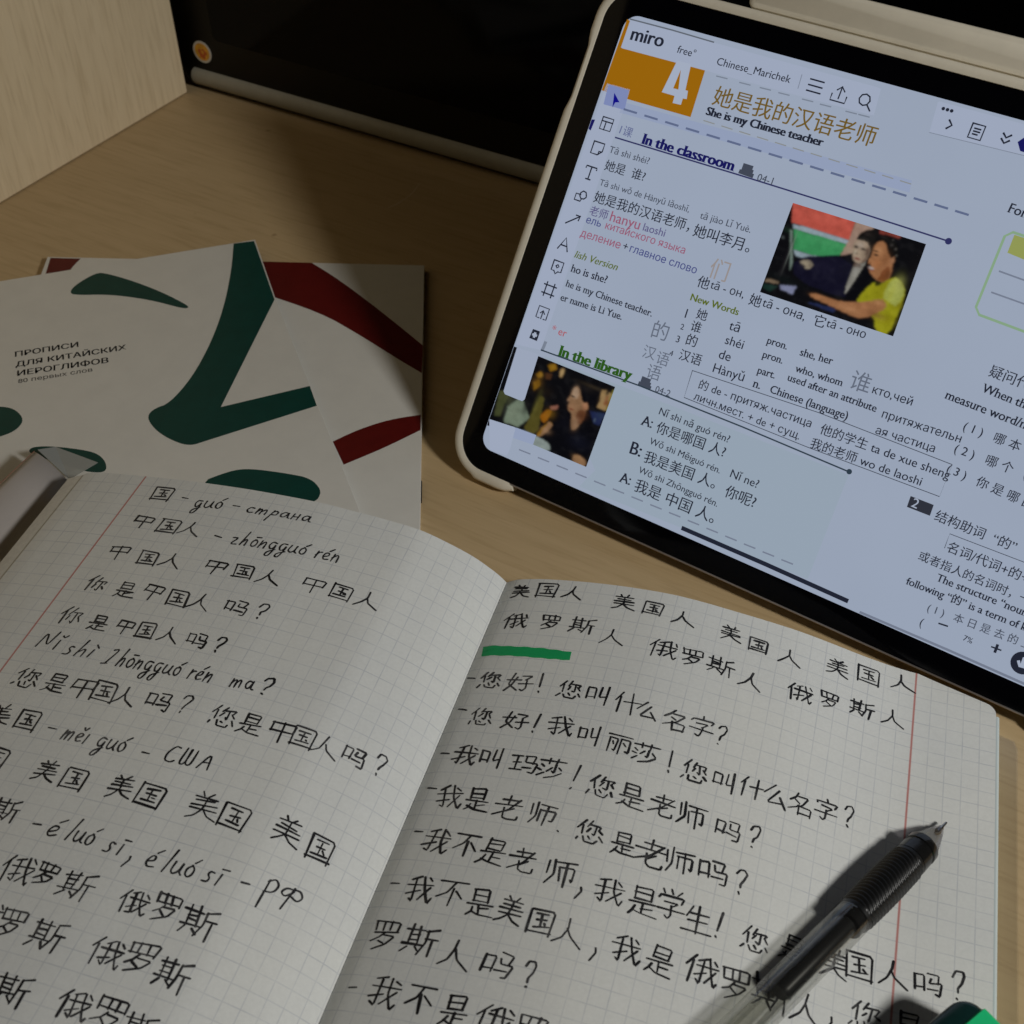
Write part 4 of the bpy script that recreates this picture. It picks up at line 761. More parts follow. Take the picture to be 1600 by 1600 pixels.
def fill_outlines(vs, ed, serif):
    """fill glyph outlines contour by contour (overlapping contours of one glyph stay filled)"""
    nxt = {}
    for a, b in ed: nxt.setdefault(a, []).append(b); nxt.setdefault(b, []).append(a)
    seen, loops = set(), []
    for a, b in ed:
        if a in seen: continue
        lp, prev, cur = [a], a, b
        seen.add(a)
        while cur != a and cur not in seen:
            lp.append(cur); seen.add(cur)
            n = [k for k in nxt[cur] if k != prev]
            if not n: break
            prev, cur = cur, n[0]
        if len(lp) > 2:
            P = [vs[k] for k in lp]
            if len(P) == 38 and abs(P[0][1]-0.349) < 0.003 and abs(P[-1][1]-0.268) < 0.003 and abs(P[0][0]-P[-1][0]) < 0.002:
                P[0] = (P[0][0]+0.0148, P[0][1]); P[-1] = (P[-1][0]+0.0148, P[-1][1])     # soft sign: one self-crossing contour
            loops.append(P)
    area = lambda P: sum(P[i-1][0]*P[i][1]-P[i][0]*P[i-1][1] for i in range(len(P)))/2
    def inside(p, P):
        c = False
        for i in range(len(P)):
            (x0, y0), (x1, y1) = P[i-1], P[i]
            if (y0 > p[1]) != (y1 > p[1]) and p[0] < (x1-x0)*(p[1]-y0)/(y1-y0)+x0: c = not c
        return c
    L = sorted(((area(P), P) for P in loops), key=lambda q: -abs(q[0]))
    outer = []
    for ar, P in L:
        host = None
        for k, (oa, OP, holes) in enumerate(outer):
            if oa*ar < 0 and inside(P[0], OP): host = k
        if host is None: outer.append((ar, P, []))
        else: outer[host][2].append(P)
    V, F = [], []
    for ar, P, holes in outer:
        b = len(V); polys = [P]+holes
        flat = [q for Q in polys for q in Q]
        V += flat
        for tri in tessellate_polygon([[Vector((x, y, 0)) for x, y in Q] for Q in polys]): F.append(tuple(b+k for k in tri))
        if serif:
            for i in range(len(P)):
                (x0, y0), (x1, y1) = P[i-1], P[i]
                if abs(y1-y0) < 0.006 and 0.05 < abs(x1-x0) < 0.14:
                    xa, xb = min(x0, x1), max(x0, x1)
                    low = y0 < 0.2
                    c = len(V); h = 0.03 if low else -0.03
                    xa -= 0.055; xb += 0.085 if low else 0.03
                    V += [(xa, y0), (xb, y0), (xb, y0+h), (xa, y0+h)]; F.append((c, c+1, c+2, c+3))
    return V, F

def span_text(mb, A, B, to3, mi, ysc=1.0, layer=0.0, shifts=(0.0,)):
    """callback: lay a text along A->B (2-D) scaled to fill that span"""
    def cb(vs, fs):
        x0 = min(v[0] for v in vs); x1 = max(v[0] for v in vs)
        dx, dy = B[0]-A[0], B[1]-A[1]
        L = math.hypot(dx, dy); ux, uy = dx/L, dy/L
        k = L/max(0.28, x1-x0+max(shifts))
        for j, sh in enumerate(shifts):
            b = len(mb.v)
            for x, y in vs:
                X = (x-x0+sh)*k; Y = y*k*ysc
                mb.v.append(to3(A[0]+ux*X-uy*Y, A[1]+uy*X+ux*Y, layer+0.004*j))
            for f in fs: mb.f.append(tuple(b+i for i in f)); mb.mi.append(mi)
    return cb

LT = Lettering()
bookmb = MB()
for s, A, B, bold in BOOK_TEXT:
    LT.add(s, span_text(bookmb, A, B, lambda x, y, l: (x-GREEN_C[0], y-GREEN_C[1], BOOK_H+0.07), 0, 0.95, 0, (0, 0.012, 0.024, 0.036) if bold else (0.0,)))

# ------------------------------------------------------------------ notebook
nbk = empty('notebook', (0, 220, 0))
tag(nbk, 'open squared-paper notebook filled with handwritten characters in front of the tablet', 'notebook')
OFF = (0, 220, 0)
def npt(x, v, lift=0.0):
    a, b, c = page_pt(x, v, lift)
    return (a-OFF[0], b-OFF[1], c-OFF[2])

def arc_table(sign, xmax):
    xs, ss = [0.0], [0.0]
    n = 400
    for i in range(1, n+1):
        x = xmax*i/n
        h0, h1 = page_h(sign*xs[-1]) if xs[-1] else page_h(0), page_h(sign*x)
        ss.append(ss[-1]+math.hypot(x-xs[-1], h1-h0)); xs.append(x)
    return xs, ss
XR, SR = arc_table(1, 172); XL, SL = arc_table(-1, 160)
def arc(x):
    xs, ss = (XR, SR) if x >= 0 else (XL, SL)
    a = abs(x)*(len(xs)-1)/xs[-1]; i = min(int(a), len(xs)-2); f = a-i
    s = ss[i]*(1-f)+ss[i+1]*f
    return s if x >= 0 else -s
def slope(x):
    e = 0.05
    xx = x if abs(x) > 2*e else (2*e if x >= 0 else -2*e)
    return (page_h(xx+e)-page_h(xx-e))/(2*e)

VMAX = 204.0
def vtop(x):
    """top edge: the corner under the tablet is cut back and rounded"""
    if x < -146: return 2.2*((-x-146)/14.5)**2.4
    if x < 137: return 0.0
    t = x-137
    v = t*0.285
    if x > 158.2: v += 2.8*(1-math.sqrt(max(0, 1-min(1, (x-158.2)/2.9)**2)))
    return v
def make_page(xs, red_x, name='page'):
    ur = arc(red_x)
    b = MB(); rows, uvs = [], []
    nv = 70
    for i in range(nv+1):
        r, u = [], []
        for x in xs:
            v0 = vtop(x); v = v0+(VMAX-v0)*i/nv
            wob = 0.16*math.sin(v*0.055+x*0.021)+0.10*math.sin(v*0.13-x*0.05)
            r.append(npt(x, v, 0.0)); u.append((arc(x)-ur, v-14.6))
        rows.append(r); uvs.append(u)
    b.quadgrid(rows, 0, uvs)
    return b.build(name, M['paper'], nbk, smooth=True, fix=False)
def xs_range(a, b, n): return [a+(b-a)*i/n for i in range(n+1)]
pageL = make_page(xs_range(-154.6, -0.05, 110), -130.2)
pageR = make_page(xs_range(0.05, 158, 90)+[158.7, 159.4, 160.0, 160.5, 160.9, 161.1], 136.3)
for pg_, lb in ((pageL, 'facing page with vocabulary lines, bulging up towards the gutter'), (pageR, 'page of written dialogue marked with one green highlighter bar')):
    pg_['label'] = lb

def block(xs, floor, gap):
    """the sheets under a page: follows the curved page, closed down to a floor"""
    b = MB(); n = 24
    top = [[npt(x, vtop(x)+0.3+(VMAX-0.4-vtop(x))*i/n, -gap) for x in xs] for i in range(n+1)]
    bot = [[(q[0], q[1], floor(x)) for q, x in zip(r, xs)] for r in top]
    b.quadgrid(top); b.quadgrid([list(reversed(r)) for r in bot])
    b.quadgrid([top[0], bot[0]]); b.quadgrid([bot[-1], top[-1]])
    b.quadgrid([[r[0] for r in bot], [r[0] for r in top]]); b.quadgrid([[r[-1] for r in top], [r[-1] for r in bot]])
    return sharp(b.build('sheet_block', M['edge'], nbk), 40)
block(xs_range(-160.6, -0.4, 84), lambda x: max(0.9, min(page_h(x)-3.0, 6.6 if x < -35 else 0.9+5.7*max(0, -x)/35)), 0.25)
block(xs_range(0.4, 160.8, 80), lambda x: 0.9, 0.25)

# clear plastic jacket: film under the sheets that shows past the right edge, its bright rim, and the turned-up flap on the left
b = MB()
q = [npt(x, v)[:2] for x, v in ((1, 4), (160, 12), (168, 14.5), (169, 17), (169, 206), (1, 206))]
b.prism(q, 0.25, 0.75)
b.build('jacket', M['film'], nbk)
b = MB()
rows = []
for k in range(60):
    v = 10.5+195*k/59
    rows.append([npt(161.0, v, -0.1), npt(161.5, v, 0.1), npt(162.2, v, -0.4), npt(162.3, v, -5.0)])
b.quadgrid(rows)
b.build('jacket_rim', plain('pale_blue_rim', (0.60, 0.68, 0.68), 0.3, 0.03, 0.5), nbk, smooth=True)
b = MB()
def w2(x, y, z): return (x-OFF[0], y-OFF[1], z-OFF[2])
FL = [((-161.6, 339.4), (-181.0, 354.0)), ((-166.9, 323.5), (-189.5, 337.0)), ((-172.3, 308.0), (-198.0, 320.0)), ((-175.2, 300.5), (-200.6, 310.5))]
rows = []
for k, (a, c) in enumerate(FL):
    r = []
    for j in range(7):
        t = j/6
        r.append(w2(a[0]+(c[0]-a[0])*t*0.72, a[1]+(c[1]-a[1])*t*0.72, 10.4+5.5*math.sin(t*1.9)))
    rows.append(r)
b.quadgrid(rows); 
fl = b.build('jacket_flap', M['flap'], nbk, smooth=True)
b = MB(); b.quadgrid([[tuple(a*(1-q)+c*q+(0.45 if k == 2 else 0) for k, (a, c) in enumerate(zip(r[-2], r[-1]))) for q in (0.80, 0.93)] for r in rows])
b.build('margin_line', plain('faded_red_line', (0.33, 0.15, 0.12), 0.6), fl)
sol = fl.modifiers.new('thickness', 'SOLIDIFY'); sol.thickness = 0.0004
b = MB()
b.face([w2(-161.4, 340.2, 10.6), w2(-174.5, 350.9, 15.4), w2(-169, 354.0, 14), w2(-152.0, 346.6, 13)])
fe = b.build('jacket_corner', M['flapend'], nbk)
sol = fe.modifiers.new('thickness', 'SOLIDIFY'); sol.thickness = 0.0003

# ---- handwriting: every stroke is a ribbon of ink laid on the curved page
HAN = {
'国': '8,10 8,100;8,8 92,10 90,101;30,28 70,28;34,50 66,50;24,76 76,75;50,28 49,76;60,60 67,68;8,93 90,94',
'中': '10,18 7,58;9,18 92,18 87,55;9,52 86,52;50,17 47,100',
'人': '52,4 48,36 30,70 2,94;48,38 60,66 98,96',
'你': '34,4 6,40;23,22 20,96;58,6 40,44;50,30 92,28 82,44;68,32 67,90 56,80;48,52 38,72;80,54 92,72',
'是': '26,4 24,46;25,5 78,6 74,46;26,24 74,24;25,44 74,44;8,57 92,56;50,56 50,90;50,73 80,72;28,70 22,84 6,98;22,82 46,93 97,97',
'吗': '8,24 10,76;8,24 38,24 36,76;10,66 37,66;52,15 86,15 80,48;56,30 54,48 92,48 87,90 72,88;48,70 80,67',
'您': '30,4 6,36;22,24 20,62;55,4 42,28;49,20 92,18 84,32;68,22 67,60 57,54;50,34 40,48;80,34 92,48;10,76 2,90;28,72 34,92 72,94 77,80;48,70 54,78;86,64 97,80',
'美': '32,1 40,15;68,1 60,15;14,18 86,17;22,32 78,31;9,47 91,46;50,16 50,47;8,64 93,62;50,47 46,66 28,86 6,98;50,66 68,86 96,97',
'俄': '28,4 2,42;17,26 15,96;60,6 36,18;30,34 98,32;47,14 47,92 36,82;30,68 62,56;68,4 74,50 90,94 98,78;92,42 60,84;84,8 94,20',
'我': '44,3 12,16;3,36 97,33;30,12 30,93 17,84;3,70 50,56;58,3 66,50 87,96 97,76;88,44 48,86;74,10 88,20',
'罗': '10,6 12,38;10,6 91,6 88,38;12,37 88,37;37,6 37,37;63,6 63,37;45,42 30,60 8,74;42,52 82,51 62,78 18,99;34,66 49,78',
'斯': '2,20 54,18;15,3 15,66;42,3 42,66;15,34 42,34;15,50 42,50;0,67 57,65;18,74 2,94;38,74 52,90;94,5 66,16;66,15 66,56 52,94;66,44 99,42;84,44 83,99',
'好': '28,4 14,62 44,94;42,26 28,66 2,96;2,40 52,36;56,16 92,14 72,36;72,36 77,80 67,94 56,84;50,56 99,52',
'！': '56,0 44,70;40,92 44,96',
'？': '14,24 30,6 66,2 82,18 66,42 44,60 40,74;34,93 40,97',
'，': '60,10 70,40 30,100',
'叫': '6,22 8,74;6,22 38,22 36,74;8,66 36,66;58,12 56,64 80,54;83,2 80,99',
'什': '30,4 4,42;19,26 17,96;42,42 98,40;69,6 67,98',
'么': '44,4 8,46;62,24 22,84 82,80;68,54 92,96',
'名': '42,2 30,24 6,42;36,18 80,16 56,52 2,82;32,34 48,46;40,60 40,98;40,60 86,60 82,98;40,92 83,92',
'字': '48,0 54,12;8,32 12,20 94,18 84,34;30,38 72,37 50,54;50,54 52,88 44,98 32,90;6,67 94,64',
'丽': '2,8 98,7;10,26 9,95;10,26 43,26 42,92 33,84;22,44 30,58;58,26 57,95;58,26 93,26 92,92 83,84;70,44 78,58',
'莎': '2,16 98,14;32,3 34,28;67,3 64,28;8,38 20,46;2,56 14,64;2,92 22,72;62,34 62,72 53,66;46,46 32,64;76,44 90,58;88,64 66,88 32,99',
'玛': '4,16 42,15;6,48 40,47;0,85 44,82;24,16 24,84;52,11 88,11 82,44;58,12 56,44 94,44 88,92 72,88;48,70 78,66',
'老': '22,18 80,16;48,1 48,36;2,38 98,36;88,12 50,58 2,84;72,52 42,68;42,52 42,86 54,95 90,93 94,78',
'师': '10,14 9,64;28,3 28,66 6,98;38,14 99,12;44,34 44,82;44,34 94,33 92,80 81,72;68,14 67,99',
'不': '4,14 96,12;54,14 36,48 2,74;50,38 50,99;62,42 90,68',
'学': '20,3 28,16;48,1 52,14;82,1 70,16;6,38 10,24 94,22 84,40;30,44 72,43 50,58;50,58 52,90 44,99 32,92;6,71 94,68',
'生': '30,6 12,46;24,28 86,26;18,58 82,56;2,96 98,93;50,3 50,95',
}
LATIN = {
'g': (50, '44,50 20,46 6,70 14,96 32,92 44,56 36,112 20,148 0,142 8,118 46,98'), 'u': (52, '10,50 4,86 16,100 34,88 46,50;46,50 40,90 52,98'),
'o': (44, '26,48 8,62 6,88 22,100 38,86 40,60 24,48'), 'h': (50, '30,0 4,100;10,80 30,54 40,60 34,99'), 'n': (48, '14,50 4,100;8,78 30,52 40,58 34,99'),
'z': (48, '8,54 40,52 4,100 40,98'), 'r': (36, '14,50 4,100;8,78 22,56 36,54'), 'e': (42, '8,78 32,70 34,52 16,50 4,76 12,99 36,92'),
'i': (24, '16,50 6,99'), 'l': (26, '32,0 4,100'), 's': (42, '36,54 20,50 14,64 28,80 20,97 0,96'), 'm': (70, '14,50 4,100;8,78 26,52 32,58 26,99;28,78 48,52 56,58 50,99'),
'a': (50, '38,56 20,48 4,72 8,96 24,92 40,54;40,54 36,96 48,98'), 'N': (66, '2,100 18,6 42,99 62,4'), 'Z': (62, '16,16 54,8 6,98;-16,98 18,95'),
'с': (42, '36,54 18,50 4,76 12,99 36,92'), 'т': (70, '14,50 4,100;8,78 26,52 32,58 26,99;28,78 48,52 56,58 50,99'), 'р': (46, '16,50 -10,148;10,74 28,50 40,62 30,90 10,88'),
'а': (50, '38,56 20,48 4,72 8,96 24,92 40,54;40,54 36,96 48,98'), 'н': (48, '14,50 4,100;38,50 30,100;8,76 34,74'),
'С': (60, '58,16 36,4 8,50 10,94 36,99 54,86'), 'Ш': (82, '22,10 6,98 30,98 44,12;44,12 32,98 58,98 70,12'), 'А': (66, '2,100 46,6 50,100;18,66 46,64'),
'Р': (58, '20,18 -16,132;14,24 44,6 60,30 40,62 2,64'), 'Ф': (96, '52,32 26,30 4,50 22,66 52,46 60,28;60,28 16,116;60,32 84,30 96,56 74,76 48,60'),
'-': (40, '2,70 36,70'), ',': (24, '16,92 18,106 4,122'), '.': (14, '4,97 9,100'), ' ': (34, ''),
}
ACC = {'\u0301': '2,0 22,-18', '\u030c': '-8,-14 1,0 14,-16', '\u0304': '-8,-8 18,-8', '\u0300': '-2,-18 12,0'}

def polyline(s): return [tuple(float(c) for c in q.split(',')) for q in s.split()]
def rounded(P, it, K=0.22):
    for _ in range(it):
        if len(P) < 3: break
        Q = [P[0]]
        for a, b in zip(P, P[1:]):
            Q += [(a[0]*(1-K)+b[0]*K, a[1]*(1-K)+b[1]*K), (a[0]*K+b[0]*(1-K), a[1]*K+b[1]*(1-K))]
        Q.append(P[-1]); P = Q
    return P

def ribbon2(P, width, place, mb, mi=0, step=1.2, taper=True):
    """P in page mm -> ribbon with round-ish ends; place(x, y) gives the 3-D point"""
    Q = [P[0]]
    for a, b in zip(P, P[1:]):
        n = max(1, int(math.hypot(b[0]-a[0], b[1]-a[1])/step))
        Q += [(a[0]+(b[0]-a[0])*k/n, a[1]+(b[1]-a[1])*k/n) for k in range(1, n+1)]
    P = [Q[0]]
    for q in Q[1:]:
        if math.hypot(q[0]-P[-1][0], q[1]-P[-1][1]) > 0.02: P.append(q)
    if len(P) < 2: P.append((P[0][0]+0.2, P[0][1]+0.05))
    D = []
    for i in range(len(P)):
        a, b = P[max(0, i-1)], P[min(len(P)-1, i+1)]
        L = math.hypot(b[0]-a[0], b[1]-a[1]) or 1
        D.append(((b[0]-a[0])/L, (b[1]-a[1])/L))
    h = width/2
    P = [(P[0][0]-D[0][0]*h, P[0][1]-D[0][1]*h)]+P+[(P[-1][0]+D[-1][0]*h, P[-1][1]+D[-1][1]*h)]
    D = [D[0]]+D+[D[-1]]
    rows = []
    n = len(P)
    ph = random.random()*6
    for i, (p_, d) in enumerate(zip(P, D)):
        ww = h*(0.5 if i in (0, n-1) else 1.0)*(1+0.16*math.sin(i*0.55+ph)+0.16*math.exp(-i*0.9)-0.22*max(0, (i-n+4)/4)) if taper else h
        rows.append([place(p_[0]-d[1]*ww, p_[1]+d[0]*ww), place(p_[0]+d[1]*ww, p_[1]-d[0]*ww)])
    mb.quadgrid(rows, mi)

zlift = [0]
def on_page(x, v):
    return npt(x, v, 0.07+0.0006*(zlift[0] % 40))
ink = {'L': MB(), 'R': MB()}
PEN = 0.58
for c, X, V, gw, gh in HZ:
    q_ = 0.93 if X < 0 else 0.97
    gw *= q_*{'师': 1.08, '吗': 1.08, '斯': 1.14, '好': 1.15, '叫': 1.08, '俄': 1.08, '莎': 1.05, '玛': 1.14, '名': 1.05}.get(c, 1.0); gh *= q_
    side = 'L' if X < 0 else 'R'
    tx_ = 1/math.sqrt(1+slope(X)**2)
    ang = random.gauss(0, 0.035); sc_ = 1+random.gauss(0, 0.05); skew = random.gauss(-0.03, 0.045); V += random.gauss(0, 0.12)
    for stt in HAN[c].split(';'):
        zlift[0] += 1
        P = []
        for a, bq in polyline(stt):
            a += random.gauss(0, 2.1); bq += random.gauss(0, 2.1)
            lx, lv = (a-50)/100*gw*sc_, (bq-50)/100*gh*sc_
            lx -= skew*lv
            P.append((X+(lx*math.cos(ang)-lv*math.sin(ang))*tx_, V+lx*math.sin(ang)+lv*math.cos(ang)))
        ribbon2(rounded(P, 1, 0.10), PEN*(1+random.gauss(0, 0.11)), on_page, ink[side])
for s, x0, v0, x1, v1, em in LAT:
    side = 'L' if x0 < 0 else 'R'
    seq = []
    for ch in unicodedata.normalize('NFD', s):
        if ch in ACC and seq: seq[-1][1].append(ch)
        else: seq.append((ch, []))
    tot = sum(LATIN[c][0]+8 for c, _ in seq)-8
    dx, dv = x1-x0, v1-v0
    L = math.hypot(dx, dv); ux, uv_ = dx/L, dv/L; k = L/tot; kv = em*1.1/100
    pen = 0.0
    for c, accs in seq:
        wd, strokes = LATIN[c]
        todo = [q for q in strokes.split(';') if q]
        for a in accs:
            top = 36
            todo.append(' '.join('%g,%g' % (p_[0]+wd*0.5+8, p_[1]+top) for p_ in polyline(ACC[a])))
        for stt in todo:
            zlift[0] += 1
            P = []
            for a, bq in polyline(stt):
                a += random.gauss(0, 1.3); bq += random.gauss(0, 1.3)
                lx, lv = (pen+a)*k, (bq-74)*kv
                P.append((x0+ux*lx-uv_*lv, v0+uv_*lx+ux*lv))
            ribbon2(rounded(P, 2), PEN*0.92, on_page, ink[side], step=0.7)
        pen += wd+8
for side, pg_ in (('L', pageL), ('R', pageR)):
    ink[side].build('handwriting', M['ink'], pg_, fix=False)
b = MB()
n = 14
def lerp4(T, t):
    a = t*(len(T)-1); i = min(int(a), len(T)-2); f = a-i
    return (T[i][0]*(1-f)+T[i+1][0]*f, T[i][1]*(1-f)+T[i+1][1]*f)
top, bot = HB[:4], list(reversed(HB[4:]))
rows = []
for k in range(29):
    a, c = lerp4(top, k/28), lerp4(bot, k/28)
    wv = 0.12*math.sin(k*1.3)
    rows.append([npt(a[0]+(c[0]-a[0])*t, a[1]+(c[1]-a[1])*t+(wv if t in (0, 1) else 0), 0.05) for t in (0, .25, .5, .75, 1)])
b.quadgrid(rows)
hb = b.build('highlighter_bar', M['hl'], pageR, smooth=True, fix=False)
tag(hb, 'green highlighter bar')

# ------------------------------------------------------------------ tablet
TX0, TY0, TZ0, TYAW, TTILT = -12.01, 356.30, 12.48, math.radians(-33.019), math.radians(53.495)
W, Hs, BZ, DEP = 229.75, 160.5, 9.0, 5.0
tab = empty('tablet', (TX0, TY0, TZ0), 0)
tab.rotation_euler = (TTILT, 0, TYAW)
tag(tab, 'lit tablet in a cream case leaning back behind the notebook, showing a textbook page', 'tablet')
# local axes: x across the screen, y up the screen, z out of the glass
def slab(outline, zs):
    c = (sum(q[0] for q in outline)/len(outline), sum(q[1] for q in outline)/len(outline))
    rings = []
    for z, d in zs:
        r = []
        n_ = len(outline)
        for i, (x, y) in enumerate(outline):
            a, e = outline[i-1], outline[(i+1) % n_]
            L = math.hypot(e[0]-a[0], e[1]-a[1]) or 1
            nx, ny = (e[1]-a[1])/L, -(e[0]-a[0])/L
            r.append((x-nx*d, y-ny*d, z))
        rings.append(r)
    return rings
OUT = rrect(-BZ, -BZ, W+BZ, Hs+BZ, 12.5, 12)
b = MB(); b.loft(slab(OUT, [(-DEP, 1.0), (-DEP+0.8, 0), (-0.5, 0), (-0.14, 0.25)])); sharp(b.build('body', M['alu'], tab), 40)
b = MB(); b.loft(slab(OUT, [(-0.5, 0.75), (-0.1, 0.75), (0, 1.0)])); sharp(b.build('glass', M['bezel'], tab), 40)
PAL = {
'bg': srgb(151, 162, 181), 'tint': srgb(147, 161, 176), 'band': srgb(144, 156, 183), 'orange': srgb(150, 98, 8), 'card': srgb(156, 166, 187),
'card2': srgb(154, 164, 184), 'white': srgb(160, 170, 189), 'lav': srgb(122, 134, 178), 'navy': srgb(22, 22, 88), 'blue': srgb(14, 12, 128), 'k': srgb(31, 35, 49), 'k2': srgb(45, 48, 58),
'grey': srgb(92, 98, 108), 'grey2': srgb(64, 70, 84), 'faint': srgb(118, 127, 143), 'faint2': srgb(114, 122, 140), 'dash': srgb(92, 103, 134), 'gold': srgb(108, 86, 34), 'golddash': srgb(133, 136, 136),
'ink': srgb(45, 47, 92), 'ink2': srgb(44, 58, 70), 'lavtxt': srgb(96, 104, 142), 'purple': srgb(84, 78, 122), 'pink': srgb(146, 84, 108), 'blue2': srgb(62, 68, 124), 'green2': srgb(88, 102, 32), 'green3': srgb(42, 84, 24),
'red': srgb(165, 80, 88), 'faintor': srgb(146, 138, 136), 'grey3': srgb(96, 104, 120), 'lime': srgb(130, 160, 128), 'olive': srgb(142, 150, 84),
}
def palette(d): 
    names = list(d); return names, [emit('screen_'+k_, c) for k_, c in d.items()]
def on_tab(u, v, l): return (u, v, l)
b = MB()
scr = rrect(0, 0, W, Hs, 5.0, 8)
b.face([(x, y, 0.012) for x, y in scr]); 
screen = b.build('screen', emit('screen_white', PAL['bg'], var=0.02), tab, fix=False)
screen['label'] = 'lit screen showing a textbook page'
names, mats = palette(PAL)
gfx = MB(); let = MB()
LAY = lambda l: 0.02+0.012*l
def clampu(q): return [(max(0.15, u), max(0.15, v)) for u, v in q]
pics = {'p1': [], 'p2': []}
PICPAL = {
'black': (6, 6, 10), 'red': (166, 74, 62), 'redd': (110, 48, 40), 'pale': (128, 142, 150), 'green': (52, 128, 78), 'beige': (142, 118, 104), 'screenedge': (98, 112, 104), 'grey': (60, 66, 66), 'dark': (14, 13, 30),
'hair': (12, 11, 10), 'hairlo': (22, 20, 18), 'skin1': (142, 124, 106), 'skin1d': (96, 78, 66), 'shirt': (124, 122, 114), 'hand': (132, 122, 104), 'skin2': (138, 94, 62), 'skin2d': (108, 62, 34), 'ear': (142, 100, 72),
'yellow': (134, 132, 22), 'yellowl': (146, 152, 74), 'white': (112, 116, 142), 'teal': (18, 40, 34), 'beige2': (110, 94, 76), 'blue': (26, 34, 66),
'tee2': (98, 110, 94), 'olive': (56, 60, 34), 'gold': (118, 84, 16), 'cream': (138, 112, 74), 'brown': (60, 38, 22), 'olive2': (72, 66, 26), 'orange': (128, 78, 14), 'skin': (122, 92, 66), 'pink': (128, 84, 70), 'brick': (110, 56, 26),
'blue2': (78, 92, 104), 'yel': (124, 118, 52), 'skind': (94, 58, 36), 'skinl': (142, 118, 96), 'card': (134, 146, 160), 'paper': (122, 132, 128),
}
for pts, c, lay in POLY:
    q = clampu(pts)
    if c[:3] in ('p1:', 'p2:'):
        q2 = q if lay <= 3 or len(q) <= 4 else smooth_closed(q, 1)
        pics[c[:2]].append((lay, q2, srgb(*PICPAL[c[3:]]), q))
    else:
        q2 = q
        if c in ('card', 'card2', 'lav'):
            q2 = smooth_closed([((q[i][0]*(1-t)+q[(i+1) % len(q)][0]*t), (q[i][1]*(1-t)+q[(i+1) % len(q)][1]*t)) for i in range(len(q)) for t in (0, .08, .92)], 1)
        gfx.tess([on_tab(u, v, LAY(lay)) for u, v in q2], q2, names.index(c))
for i, (pts, wd, c, lay) in enumerate(LINE):
    ribbon2([tuple(x) for x in pts], wd, lambda u, v, z_=LAY(lay)+0.0004*(i % 20): on_tab(max(0.1, u), v, z_), gfx, names.index(c), step=40, taper=False)
STY = {'n': (1.0, 0.0, (0.0, 0.012)), 'bold': (1.0, 0.0, (0.0, 0.02, 0.04, 0.06)), 'it': (1.0, 0.22, (0.0, 0.03)), 'thin': (1.0, 0.0, (0.0,)), 'han': (1.0, 0.0, (0.0, 0.014)),
       'serif': (1.05, 0.0, (0.0, 0.02, 0.04)), 'fat': (1.0, 0.0, (0.0, 0.03, 0.06, 0.09, 0.11))}
for s, u0, v0, u1, v1, c, sty in TX:
    if sty == 'n' and any('\u4e00' <= ch <= '\u9fff' for ch in s): sty = 'han'
    ysc, shr, shifts = STY[sty]
    LT.add(s, span_text(let, (u0, v0), (u1, v1), on_tab, names.index(c), ysc, LAY(7), shifts), sty in ('serif', 'fat'), shr)
LT.run()
bk = bookmb.build('title', M['btext'], GREEN_COVER, fix=False)
gfx.build('icons', mats, screen, fix=False)
let.build('lettering', mats, screen, fix=False)
import numpy as np
